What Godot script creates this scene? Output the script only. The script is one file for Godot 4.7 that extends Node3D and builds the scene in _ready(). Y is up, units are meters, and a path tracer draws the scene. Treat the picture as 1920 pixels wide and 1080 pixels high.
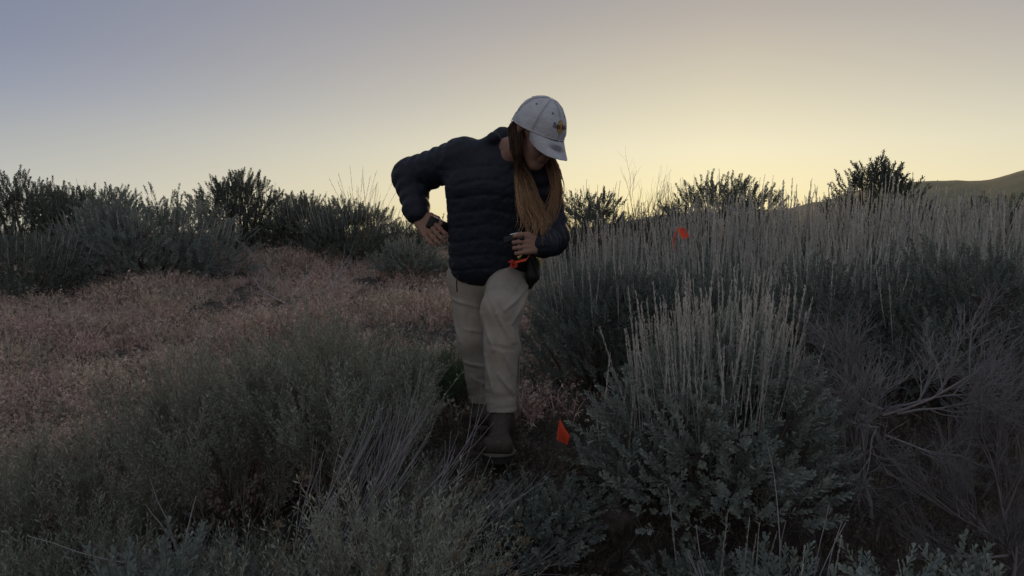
extends Node3D
# Dusk on a sagebrush slope: a person in a dark puffer jacket steps down into a gully among pin flags.

var rng := RandomNumberGenerator.new()
var bump := FastNoiseLite.new()
var wrinkle := FastNoiseLite.new()
var names := {}
var M := {}
var G := {}

const PROFILE := [[-60.0, 0.15], [-6.0, 0.1], [0.0, 0.0], [1.9, 0.0], [2.2, 0.04], [2.45, 0.16], [2.65, 0.31], [2.8, 0.358], [3.0, 0.374], [3.2, 0.398], [3.4, 0.412], [3.9, 0.45], [4.6, 0.51], [6.0, 0.64], [8.0, 0.88], [10.0, 1.07], [14.0, 1.16], [22.0, 1.1], [60.0, 0.6], [900.0, -3.0]]

func _ready() -> void:
	rng.seed = 4711
	bump.seed = 5
	bump.frequency = 1.0
	bump.fractal_octaves = 4
	wrinkle.seed = 9
	wrinkle.frequency = 1.0
	wrinkle.fractal_octaves = 2
	set_camera_and_light()
	make_materials()
	make_plant_meshes()
	build_ground()
	build_person()
	build_held_things()
	build_flags()
	build_shrubs()
	build_dead_wood()
	build_grass()
	build_litter()

# ---------------------------------------------------------------- camera, sky, light

func set_camera_and_light() -> void:
	var cam := Camera3D.new()
	cam.name = "camera"
	cam.position = Vector3(0, 1.3, 0)
	cam.rotation_degrees = Vector3(-4.541, 0, 0)
	cam.fov = 42.61
	cam.near = 0.05
	cam.far = 2500.0
	add_child(cam)
	cam.current = true

	var env := Environment.new()
	env.background_mode = Environment.BG_SKY
	env.tonemap_mode = Environment.TONE_MAPPER_LINEAR
	env.tonemap_exposure = 1.08
	env.sdfgi_enabled = true
	env.ssao_enabled = true
	env.ssil_enabled = true
	var pm := PanoramaSkyMaterial.new()
	pm.panorama = ImageTexture.create_from_image(twilight_sky())
	var sky := Sky.new()
	sky.sky_material = pm
	env.sky = sky
	var we := WorldEnvironment.new()
	we.name = "environment"
	we.environment = env
	add_child(we)

	var sun := DirectionalLight3D.new()   # the last of the afterglow, low beyond the hill
	sun.name = "sun"
	sun.light_color = Color(1.0, 0.83, 0.6)
	sun.light_energy = 0.5
	sun.light_angular_distance = 20.0
	sun.shadow_enabled = true
	var az := deg_to_rad(18.0)
	var el := deg_to_rad(5.0)
	var to_sun := Vector3(sin(az) * cos(el), sin(el), -cos(az) * cos(el))
	sun.transform = Transform3D(Basis.looking_at(-to_sun, Vector3.UP), Vector3(0, 20, 0))
	add_child(sun)

func ramp(stops: Array, t: float) -> Vector3:
	if t <= stops[0][0]: return stops[0][1]
	for i in stops.size() - 1:
		var t1: float = stops[i + 1][0]
		if t < t1:
			var t0: float = stops[i][0]
			var k := (t - t0) / (t1 - t0)
			return (stops[i][1] as Vector3).lerp(stops[i + 1][1], k)
	return stops[-1][1]

# clear air after sunset: radiance by elevation, from the side where the sun went down to the side across from it
func twilight_sky() -> Image:
	var w := 512
	var h := 256
	var near_sun := [[0.0, Vector3(0.905, 0.725, 0.32)], [3.0, Vector3(0.92, 0.795, 0.47)], [6.0, Vector3(0.85, 0.77, 0.535)], [9.0, Vector3(0.70, 0.635, 0.472)], [12.0, Vector3(0.577, 0.517, 0.412)], [15.0, Vector3(0.464, 0.418, 0.365)], [18.0, Vector3(0.375, 0.345, 0.33)], [26.0, Vector3(0.34, 0.34, 0.36)], [45.0, Vector3(0.325, 0.345, 0.40)], [90.0, Vector3(0.345, 0.385, 0.465)]]
	var side := [[0.0, Vector3(0.561, 0.552, 0.487)], [3.0, Vector3(0.454, 0.460, 0.444)], [6.0, Vector3(0.340, 0.362, 0.395)], [9.0, Vector3(0.242, 0.277, 0.371)], [12.0, Vector3(0.19, 0.225, 0.334)], [15.0, Vector3(0.172, 0.211, 0.316)], [18.0, Vector3(0.17, 0.212, 0.31)], [26.0, Vector3(0.195, 0.238, 0.33)], [45.0, Vector3(0.255, 0.295, 0.38)], [90.0, Vector3(0.345, 0.385, 0.465)]]
	var across := [[0.0, Vector3(0.50, 0.465, 0.49)], [8.0, Vector3(0.58, 0.53, 0.535)], [18.0, Vector3(0.53, 0.505, 0.535)], [40.0, Vector3(0.43, 0.45, 0.51)], [90.0, Vector3(0.345, 0.385, 0.465)]]
	var img := Image.create(w, h, false, Image.FORMAT_RGBF)
	for y in h:
		var el := 90.0 - (y + 0.5) / h * 180.0
		var e := maxf(el, 0.0)
		var a := ramp(near_sun, e)
		var b := ramp(side, e)
		var c := ramp(across, e)
		for x in w:
			var around := (x + 0.5) / w * TAU          # 0 = towards -z, a quarter turn = towards +x
			var dir_az := rad_to_deg(around)
			var off := absf(wrapf(dir_az - 16.0, -180.0, 180.0))
			var col: Vector3
			if off < 60.0:
				var k := off / 60.0
				col = a.lerp(b, k * k * (3.0 - 2.0 * k) * 0.5 + 0.5 * k)
			else:
				var k := (off - 60.0) / 120.0
				col = b.lerp(c, k * k * (3.0 - 2.0 * k) * 0.5 + 0.5 * k)
			if el < 0.0:
				col = col * 0.25
			img.set_pixel(x, y, Color(col.x, col.y, col.z))
	return img

# ---------------------------------------------------------------- small helpers

func numbered(called: String) -> String:
	var n: int = names.get(called, 0)
	names[called] = n + 1
	return called if n == 0 else "%s_%03d" % [called, n]

func thing(called: String, label: String, category: String, at: Vector3, group := "") -> Node3D:
	var o := Node3D.new()
	o.name = numbered(called)
	add_child(o)
	o.position = at
	o.set_meta("label", label)
	o.set_meta("category", category)
	if group != "": o.set_meta("group", group)
	return o

func part(called: String, mesh: Mesh, mat: Material, parent: Node) -> MeshInstance3D:
	var o := MeshInstance3D.new()
	o.name = called
	o.mesh = mesh
	o.material_override = mat
	parent.add_child(o, true)
	return o

func copies(called: String, mesh: Mesh, mat: Material, parent: Node, xf: Array, tint: Array) -> MultiMeshInstance3D:
	var mm := MultiMesh.new()
	mm.transform_format = MultiMesh.TRANSFORM_3D
	mm.use_colors = true
	mm.mesh = mesh
	mm.instance_count = xf.size()
	for i in xf.size():
		mm.set_instance_transform(i, xf[i])
		mm.set_instance_color(i, tint[i])
	var o := MultiMeshInstance3D.new()
	o.name = called
	o.multimesh = mm
	o.material_override = mat
	o.set_meta("kind", "stuff")
	parent.add_child(o, true)
	return o

# many small alike pieces of one plant joined into one mesh: [mesh, transforms, tints] for each shape
func joined(called: String, batches: Array, mat: Material, parent: Node) -> MeshInstance3D:
	var v := PackedVector3Array()
	var n := PackedVector3Array()
	var c := PackedColorArray()
	var ix := PackedInt32Array()
	for b in batches:
		var arr: Array = (b[0] as ArrayMesh).surface_get_arrays(0)
		var sv: PackedVector3Array = arr[Mesh.ARRAY_VERTEX]
		var sn: PackedVector3Array = arr[Mesh.ARRAY_NORMAL]
		var sc: PackedColorArray = arr[Mesh.ARRAY_COLOR]
		var si: PackedInt32Array = arr[Mesh.ARRAY_INDEX]
		# tints repeat in a cycle of eight, so that each coloured set is worked out once
		var dyed := []
		var few := mini(8, b[2].size())
		for k in few:
			var tint: Color = b[2][k]
			var one := sc.duplicate()
			for i in one.size(): one[i] = Color(sc[i].r * tint.r, sc[i].g * tint.g, sc[i].b * tint.b)
			dyed.append(one)
		for k in b[1].size():
			var x: Transform3D = b[1][k]
			var at := v.size()
			v.append_array(x * sv)
			n.append_array(Transform3D(x.basis.orthonormalized(), Vector3.ZERO) * sn)
			c.append_array(dyed[k % few])
			var moved := si.duplicate()
			for i in moved.size(): moved[i] += at
			ix.append_array(moved)
	var a := []
	a.resize(Mesh.ARRAY_MAX)
	a[Mesh.ARRAY_VERTEX] = v
	a[Mesh.ARRAY_NORMAL] = n
	a[Mesh.ARRAY_COLOR] = c
	a[Mesh.ARRAY_INDEX] = ix
	var m := ArrayMesh.new()
	m.add_surface_from_arrays(Mesh.PRIMITIVE_TRIANGLES, a)
	return part(called, m, mat, parent)

func smooth01(a: float, b: float, x: float) -> float:
	return smoothstep(a, b, x)

func height(x: float, z: float) -> float:
	var d := -z
	# the gully edge wanders; on the right the bank swings closer to the camera
	var dd := d + 0.12 * sin(x * 1.7 + 0.6) * smooth01(0.35, 1.2, absf(x)) - 0.25 * smooth01(0.5, 1.6, -x) * (1.0 - smooth01(3.0, 4.5, d))
	var y := 0.0
	for i in PROFILE.size() - 1:
		if dd < PROFILE[i + 1][0]:
			var k := clampf((dd - PROFILE[i][0]) / (PROFILE[i + 1][0] - PROFILE[i][0]), 0.0, 1.0)
			y = lerpf(PROFILE[i][1], PROFILE[i + 1][1], k)
			break
	y += 0.10 * smooth01(0.6, 2.5, x) * smooth01(3.2, 5.0, d)
	var calm := smooth01(0.25, 0.8, Vector2(x + 0.08, (d - 3.1) * 0.8).length())
	y += bump.get_noise_2d(x * 0.7, z * 0.7) * 0.10 * calm + bump.get_noise_2d(x * 4.0 + 31.0, z * 4.0) * 0.022 * calm
	return y

func spot(x: float, d: float) -> Vector3:
	return Vector3(x, height(x, -d) - 0.015, -d)

func lean(dir: Vector3, roll: float, s: float, at: Vector3) -> Transform3D:
	var y := dir.normalized()
	var x := y.cross(Vector3(0.31, 0.17, 0.93)).normalized()
	x = x.rotated(y, roll)
	return Transform3D(Basis(x * s, y * s, x.cross(y) * s), at)

func rnd_dir() -> Vector3:
	return Vector3(rng.randfn(), rng.randfn(), rng.randfn()).normalized()

# a bent, tapered tube through points, added to a SurfaceTool
func tube(st: SurfaceTool, pts: Array, r0: float, r1: float, sides := 4, col := Color.WHITE) -> void:
	var n := pts.size()
	var prev: Array = []
	var up := Vector3(0.13, 0.37, 0.92)
	for i in n:
		var t: Vector3
		if i == 0: t = pts[1] - pts[0]
		elif i == n - 1: t = pts[i] - pts[i - 1]
		else: t = pts[i + 1] - pts[i - 1]
		t = t.normalized()
		var a := t.cross(up)
		if a.length() < 0.05: a = t.cross(Vector3.RIGHT)
		a = a.normalized()
		var b := t.cross(a)
		var r := lerpf(r0, r1, float(i) / (n - 1))
		var ring: Array = []
		for k in sides:
			var an := TAU * k / sides
			var nn := a * cos(an) + b * sin(an)
			ring.append([(pts[i] as Vector3) + nn * r, nn])
		if i > 0:
			for k in sides:
				var k2 := (k + 1) % sides
				for q in [prev[k], ring[k], ring[k2], prev[k], ring[k2], prev[k2]]:
					st.set_color(col)
					st.set_normal(q[1])
					st.add_vertex(q[0])
		prev = ring

func tri(st: SurfaceTool, a: Vector3, b: Vector3, c: Vector3, n: Vector3, col: Color) -> void:
	var turned := (c - a).cross(b - a).dot(n) < 0.0
	for p in ([a, c, b] if turned else [a, b, c]):
		st.set_normal(n)
		st.set_color(col)
		st.add_vertex(p)

# one leaf: narrow at the stem, widest near the tip, folded a little along the middle
func leaf(st: SurfaceTool, at: Vector3, dir: Vector3, side: Vector3, l: float, w: float, col: Color, widest := 0.75) -> void:
	var n := dir.cross(side).normalized()
	var m := at + dir * l * widest
	var tip := at + dir * l + n * l * 0.08
	var fold := n * w * 0.25
	tri(st, at, m - side * w * 0.5 + fold, tip, n, col)
	tri(st, at, tip, m + side * w * 0.5 + fold, n, col)

func begin() -> SurfaceTool:
	var st := SurfaceTool.new()
	st.begin(Mesh.PRIMITIVE_TRIANGLES)
	return st

# ---------------------------------------------------------------- materials

func noise_tex(freq: float, octaves: int, seed_: int, c0: Color, c1: Color, c2: Color) -> ImageTexture:
	var nz := FastNoiseLite.new()
	nz.seed = seed_
	nz.frequency = freq
	nz.fractal_octaves = octaves
	var src := nz.get_seamless_image(512, 512)
	var img := Image.create(512, 512, false, Image.FORMAT_RGB8)
	for y in 512:
		for x in 512:
			var v := src.get_pixel(x, y).r
			img.set_pixel(x, y, c0.lerp(c1, v * 2.0) if v < 0.5 else c1.lerp(c2, v * 2.0 - 1.0))
	return ImageTexture.create_from_image(img)

func noise_normal(freq: float, octaves: int, seed_: int, strength: float) -> ImageTexture:
	var nz := FastNoiseLite.new()
	nz.seed = seed_
	nz.frequency = freq
	nz.fractal_octaves = octaves
	var src := nz.get_seamless_image(512, 512)
	src.convert(Image.FORMAT_RGBA8)
	src.bump_map_to_normal_map(strength)
	return ImageTexture.create_from_image(src)

func lin(r: float, g: float, b: float) -> Color:
	return Color(r, g, b).linear_to_srgb()

func plain_mat(c: Color, rough: float) -> StandardMaterial3D:
	var m := StandardMaterial3D.new()
	m.albedo_color = c.linear_to_srgb()
	m.roughness = rough
	m.metallic_specular = 0.3
	return m

func tinted(rough: float, back := 0.0) -> StandardMaterial3D:
	var m := StandardMaterial3D.new()
	m.vertex_color_use_as_albedo = true
	m.roughness = rough
	m.metallic_specular = 0.25
	m.cull_mode = BaseMaterial3D.CULL_DISABLED
	if back > 0.0:
		m.backlight_enabled = true
		m.backlight = Color(back, back, back)
	return m

func make_materials() -> void:
	M.leaf = tinted(0.75, 0.8)
	M.wood = tinted(0.9)
	M.straw = tinted(0.8, 0.7)
	var soil := plain_mat(Color(1, 1, 1), 0.95)
	soil.albedo_texture = noise_tex(0.03, 5, 3, lin(0.03, 0.026, 0.022), lin(0.056, 0.048, 0.042), lin(0.10, 0.086, 0.074))
	soil.uv1_triplanar = true
	soil.uv1_world_triplanar = true
	soil.uv1_scale = Vector3(0.9, 0.9, 0.9)
	soil.normal_enabled = true
	soil.normal_texture = noise_normal(0.05, 5, 4, 9.0)
	M.soil = soil
	var hill := plain_mat(Color(1, 1, 1), 0.95)
	hill.albedo_texture = noise_tex(0.05, 5, 13, lin(0.11, 0.108, 0.066), lin(0.16, 0.15, 0.09), lin(0.21, 0.19, 0.115))
	hill.uv1_triplanar = true
	hill.uv1_world_triplanar = true
	hill.uv1_scale = Vector3(0.03, 0.03, 0.03)
	M.hill = hill
	M.skin = plain_mat(Color(0.235, 0.135, 0.10), 0.6)
	M.skin.subsurf_scatter_enabled = true
	M.skin.subsurf_scatter_strength = 0.15
	M.skin.normal_enabled = true
	M.skin.normal_texture = noise_normal(0.08, 4, 41, 2.5)
	M.skin.uv1_triplanar = true
	M.skin.uv1_scale = Vector3(9, 9, 9)
	M.jacket = plain_mat(Color(0.012, 0.0145, 0.022), 0.6)
	M.jacket.normal_enabled = true
	M.jacket.normal_texture = noise_normal(0.012, 4, 21, 14.0)
	M.jacket.normal_scale = 0.5
	M.jacket.uv1_triplanar = true
	M.jacket.uv1_scale = Vector3(3.2, 3.2, 3.2)
	M.trousers = plain_mat(Color(1, 1, 1), 0.9)
	M.trousers.albedo_texture = noise_tex(0.02, 4, 30, lin(0.22, 0.198, 0.165), lin(0.25, 0.226, 0.19), lin(0.275, 0.25, 0.212))
	M.trousers.normal_enabled = true
	M.trousers.normal_texture = noise_normal(0.1, 3, 22, 2.0)
	M.trousers.normal_scale = 0.6
	M.trousers.uv1_triplanar = true
	M.trousers.uv1_scale = Vector3(2.6, 1.6, 2.6)
	M.seam = plain_mat(Color(0.17, 0.152, 0.125), 0.9)
	M.leather = plain_mat(Color(1, 1, 1), 0.6)
	M.leather.albedo_texture = noise_tex(0.03, 4, 31, lin(0.02, 0.016, 0.013), lin(0.04, 0.032, 0.026), lin(0.08, 0.065, 0.053))
	M.leather.normal_enabled = true
	M.leather.normal_texture = noise_normal(0.06, 4, 23, 4.0)
	M.leather.uv1_triplanar = true
	M.leather.uv1_scale = Vector3(5, 5, 5)
	M.rubber = plain_mat(Color(0.018, 0.016, 0.015), 0.85)
	M.welt = plain_mat(Color(0.10, 0.085, 0.07), 0.8)
	M.cap = tinted(0.95)
	M.cap.normal_enabled = true
	M.cap.normal_texture = noise_normal(0.02, 4, 24, 6.0)
	M.cap.uv1_triplanar = true
	M.cap.uv1_scale = Vector3(5, 5, 5)
	M.thread_dark = plain_mat(Color(0.035, 0.018, 0.014), 0.9)
	M.thread_tan = plain_mat(Color(0.42, 0.27, 0.1), 0.9)
	M.thread_red = plain_mat(Color(0.25, 0.07, 0.04), 0.9)
	M.hair = tinted(0.45, 0.2)
	M.orange = plain_mat(Color(0.72, 0.07, 0.022), 0.6)
	M.orange.backlight_enabled = true
	M.orange.backlight = Color(0.5, 0.5, 0.5)
	M.orange.cull_mode = BaseMaterial3D.CULL_DISABLED
	M.wire = plain_mat(Color(0.2, 0.19, 0.18), 0.4)
	M.wire.metallic = 0.6
	M.black = plain_mat(Color(0.012, 0.012, 0.013), 0.45)
	M.pale = plain_mat(Color(0.62, 0.6, 0.56), 0.4)
	M.yellow = plain_mat(Color(0.5, 0.42, 0.12), 0.6)
	M.scrap = plain_mat(Color(0.2, 0.215, 0.26), 0.6)
	M.eye = plain_mat(Color(0.6, 0.57, 0.54), 0.2)
	M.stone = plain_mat(Color(1, 1, 1), 0.9)
	M.stone.albedo_texture = noise_tex(0.03, 5, 33, lin(0.06, 0.05, 0.045), lin(0.10, 0.085, 0.078), lin(0.15, 0.13, 0.12))
	M.stone.uv1_triplanar = true
	M.stone.uv1_scale = Vector3(3, 3, 3)

# ---------------------------------------------------------------- ground

func build_ground() -> void:
	var xs := PackedFloat32Array()
	var zs := PackedFloat32Array()
	var n := 150
	for i in range(-n, n + 1):
		var s := float(i) / n
		xs.append(5.0 * s + 795.0 * pow(absf(s), 7.0) * signf(s))
		zs.append(-5.0 + 5.5 * s + 794.0 * pow(absf(s), 7.0) * signf(s))
	var st := begin()
	var w := xs.size()
	for j in w:
		for i in w:
			st.add_vertex(Vector3(xs[i], height(xs[i], zs[j]), zs[j]))
	for j in w - 1:
		for i in w - 1:
			var a := j * w + i
			for k in [a, a + 1, a + w + 1, a, a + w + 1, a + w]: st.add_index(k)
	st.generate_normals()
	var o := part("ground", st.commit(), M.soil, self)
	o.set_meta("kind", "structure")
	# the far slope on the right, cut by a draw
	var ridge := [[-40.0, -0.6], [10.0, 0.2], [32.0, 3.8], [56.0, 4.7], [64.0, 6.3], [73.0, 9.0], [83.0, 9.9], [94.0, 9.7], [104.0, 12.4], [130.0, 17.0], [190.0, 25.0], [320.0, 30.0]]
	var sh := begin()
	var cols := 150
	var rows := 40
	for j in rows + 1:
		for i in cols + 1:
			var x := -40.0 + 360.0 * i / cols
			var hgt := 0.0
			for k in ridge.size() - 1:
				if x <= ridge[k + 1][0]:
					var t: float = (x - ridge[k][0]) / (ridge[k + 1][0] - ridge[k][0])
					hgt = lerpf(ridge[k][1], ridge[k + 1][1], smoothstep(-0.15, 1.15, t))
					break
			var v := float(j) / rows
			var d := 60.0 + 190.0 * v
			var prof := sin(minf(v / 0.474, 1.0) * PI * 0.5) if v < 0.474 else cos((v - 0.474) / 0.526 * PI * 0.5)
			sh.add_vertex(Vector3(x * d / 150.0, -1.6 + (hgt + 2.0) * prof + bump.get_noise_2d(x * 0.05, d * 0.05) * 0.8 * prof + bump.get_noise_2d(x * 0.6, d * 0.6) * 0.18 * prof, -d))
	for j in rows:
		for i in cols:
			var a := j * (cols + 1) + i
			for k in [a, a + cols + 1, a + cols + 2, a, a + cols + 2, a + 1]: sh.add_index(k)
	sh.generate_normals()
	var hl := part("hill", sh.commit(), M.hill, self)
	hl.set_meta("kind", "structure")

# ---------------------------------------------------------------- plants

func make_plant_meshes() -> void:
	# sagebrush sprig: a leafy twig with wedge leaves crowded towards the tip
	G.sprig = []
	for v in 3:
		var st := begin()
		var top := Vector3(rng.randf_range(-0.012, 0.012), 0.12, rng.randf_range(-0.012, 0.012))
		tube(st, [Vector3.ZERO, top * 0.5 + Vector3(0.004, 0, 0.003), top], 0.0016, 0.0008, 3, Color(0.9, 0.8, 0.7))
		for i in 30:
			var t := 0.12 + 0.88 * pow(float(i) / 29.0, 0.85)
			var an := i * 2.4 + rng.randf() * 0.5
			var out := Vector3(cos(an), 0, sin(an))
			var rise := lerpf(0.7, 2.2, t) + rng.randf_range(-0.3, 0.4)
			var dir := (out + Vector3.UP * rise).normalized()
			var side := dir.cross(Vector3.UP).normalized().rotated(dir, rng.randf_range(-0.6, 0.6))
			var l := rng.randf_range(0.018, 0.030) * (1.0 - 0.22 * t)
			var sh := rng.randf_range(0.8, 1.2)
			leaf(st, top * t, dir, side, l, l * 0.42, Color(sh, sh, sh), 0.86)
		st.index()
		G.sprig.append(st.commit())
	# last year's flower stalk: a straight spire with short side twigs hugging it
	G.stalk = []
	for v in 5:
		var st := begin()
		var l := 0.42
		var bend := Vector3(rng.randf_range(-0.03, 0.03), 0, rng.randf_range(-0.03, 0.03))
		var pts := [Vector3.ZERO, Vector3(0, l * 0.4, 0) + bend * 0.4, Vector3(0, l * 0.75, 0) + bend * 0.9, Vector3(0, l, 0) + bend * 1.2]
		tube(st, pts, 0.0018, 0.0006, 3, Color(0.95, 0.92, 0.9))
		for i in 74:
			var t := 0.22 + 0.775 * i / 73.0
			var p := Vector3(0, l * t, 0) + bend * t * 1.15
			var an := i * 2.4 + rng.randf()
			var out := Vector3(cos(an), 0, sin(an))
			var dir := (out * rng.randf_range(0.1, 0.3) + Vector3.UP).normalized()
			var side := dir.cross(out).normalized().rotated(dir, rng.randf() * PI)
			var sh := rng.randf_range(0.72, 1.0)
			var ll := rng.randf_range(0.018, 0.036) * (1.1 - 0.62 * t) * (0.55 + 0.75 * smoothstep(0.2, 0.5, t))
			leaf(st, p, dir, side, ll, rng.randf_range(0.0028, 0.0046), Color(sh, sh * 0.98, sh * 0.95), 0.55)
		st.index()
		G.stalk.append(st.commit())
	# rabbitbrush wand: a slender upright stem with thread leaves
	G.wand = []
	for v in 3:
		var st := begin()
		var bend := Vector3(rng.randf_range(-0.05, 0.05), 0, rng.randf_range(-0.05, 0.05))
		var l := 0.36
		tube(st, [Vector3.ZERO, Vector3(0, l * 0.45, 0) + bend * 0.3, Vector3(0, l, 0) + bend], 0.0018, 0.0007, 3, Color(1.0, 0.95, 0.9))
		for tw in 6:
			var t0 := rng.randf_range(0.2, 0.75)
			var b := Vector3(0, l * t0, 0) + bend * t0 * t0
			var an := tw * 2.4 + rng.randf()
			var e := b + Vector3(cos(an) * 0.045, rng.randf_range(0.05, 0.11), sin(an) * 0.045)
			var m := (b + e) * 0.5 + Vector3(cos(an), -0.4, sin(an)) * 0.009
			tube(st, [b, m, e], 0.0012, 0.0006, 3, Color(1.0, 0.95, 0.9))
			for i in 9:
				var p := m.lerp(e, i / 8.0)
				var a2 := i * 2.4 + rng.randf()
				var dir := (Vector3(cos(a2), 0, sin(a2)) * 0.9 + Vector3.UP).normalized()
				var sh := rng.randf_range(0.7, 1.0)
				leaf(st, p, dir, dir.cross(Vector3(sin(a2), 0.1, cos(a2))).normalized(), rng.randf_range(0.012, 0.022), 0.0042, Color(sh * 0.94, sh, sh * 0.92), 0.6)
		for i in 22:
			var t := 0.3 + 0.7 * i / 21.0
			var p := Vector3(0, l * t, 0) + bend * t * t
			var an := i * 2.4 + rng.randf()
			var dir := (Vector3(cos(an), 0, sin(an)) * rng.randf_range(0.6, 1.2) + Vector3.UP).normalized()
			var sh := rng.randf_range(0.7, 1.0)
			leaf(st, p, dir, dir.cross(Vector3(sin(an), 0.1, cos(an))).normalized(), rng.randf_range(0.012, 0.024), 0.0042, Color(sh * 0.94, sh, sh * 0.92), 0.6)
		st.index()
		G.wand.append(st.commit())
	# fluffy seed head of rabbitbrush
	var sd := begin()
	for i in 46:
		var dir := (rnd_dir() + Vector3.UP * 0.8).normalized()
		leaf(sd, dir * rng.randf_range(0.0, 0.014), dir, dir.cross(rnd_dir()).normalized(), rng.randf_range(0.008, 0.016), 0.0035, Color(1, 0.97, 0.93) * rng.randf_range(0.8, 1.15), 0.7)
	sd.index()
	G.seed_head = sd.commit()
	# tufts of dry annual grass with nodding heads
	G.tuft = []
	for v in 4:
		var st := begin()
		for i in 17:
			var an := rng.randf() * TAU
			var out := Vector3(cos(an), 0, sin(an))
			var l := rng.randf_range(0.07, 0.19)
			var b := out * rng.randf() * 0.035
			var m := b + Vector3.UP * l * 0.62 + out * l * 0.22
			var e := b + Vector3.UP * l * 0.86 + out * l * rng.randf_range(0.45, 0.75)
			var side := Vector3(-out.z, 0, out.x) * rng.randf_range(0.0012, 0.0022)
			var sh := rng.randf_range(0.7, 1.2)
			var c := Color(sh, sh * 0.96, sh * 0.9)
			tri(st, b - side, m - side, m + side, out, c)
			tri(st, b - side, m + side, b + side, out, c)
			tri(st, m - side, e, m + side, out, c)
			if i % 3 != 0:
				for k in 6:
					var hd := (out * rng.randf_range(0.4, 1.0) + Vector3.DOWN * rng.randf_range(0.0, 1.0) + rnd_dir() * 0.5).normalized()
					leaf(st, m.lerp(e, rng.randf_range(0.55, 1.0)), hd, hd.cross(rnd_dir()).normalized(), rng.randf_range(0.012, 0.024), 0.004, c * rng.randf_range(0.9, 1.25), 0.4)
		st.index()
		G.tuft.append(st.commit())
	# tall bunch grass stems
	var tg := begin()
	for i in 22:
		var an := rng.randf() * TAU
		var out := Vector3(cos(an), 0, sin(an))
		var l := rng.randf_range(0.45, 0.85)
		var sp := rng.randf_range(0.08, 0.35)
		var pts: Array = []
		for k in 5:
			var t := k / 4.0
			pts.append(out * (0.03 + sp * t * t * l) + Vector3.UP * l * (t - 0.12 * t * t * sp))
		tube(tg, pts, 0.0016, 0.0007, 3, Color(1, 1, 1))
		for k in 22:
			var t := 0.72 + 0.28 * k / 21.0
			var p: Vector3 = (pts[3] as Vector3).lerp(pts[4], clampf((t - 0.75) * 4.0, 0.0, 1.0))
			var hd := ((pts[4] as Vector3) - (pts[3] as Vector3)).normalized() + rnd_dir() * 0.35
			leaf(tg, p, hd.normalized(), hd.cross(rnd_dir()).normalized(), 0.018, 0.003, Color(1.1, 1.05, 0.95), 0.5)
	tg.index()
	G.bunch = tg.commit()
	# a fallen twig
	var tw := begin()
	tube(tw, [Vector3(-0.08, 0, 0), Vector3(-0.02, 0.012, 0.008), Vector3(0.04, 0.006, -0.004), Vector3(0.1, 0.0, 0.01)], 0.003, 0.0012, 3, Color(1, 1, 1))
	tube(tw, [Vector3(0.02, 0.008, 0), Vector3(0.05, 0.02, 0.03), Vector3(0.08, 0.012, 0.05)], 0.0018, 0.0008, 3, Color(1, 1, 1))
	G.twig = tw.commit()

func vary(c: Color, amt: float) -> Color:
	var k := 1.0 + rng.randf_range(-amt, amt)
	return Color(c.r * k * (1.0 + rng.randf_range(-0.06, 0.06)), c.g * k, c.b * k * (1.0 + rng.randf_range(-0.06, 0.06)))

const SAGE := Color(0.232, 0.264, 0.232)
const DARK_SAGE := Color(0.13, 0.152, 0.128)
const STALK := Color(0.50, 0.495, 0.46)
const OLIVE := Color(0.275, 0.277, 0.242)
const BARK := Color(0.085, 0.07, 0.06)
const GREY := Color(0.27, 0.255, 0.26)

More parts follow.
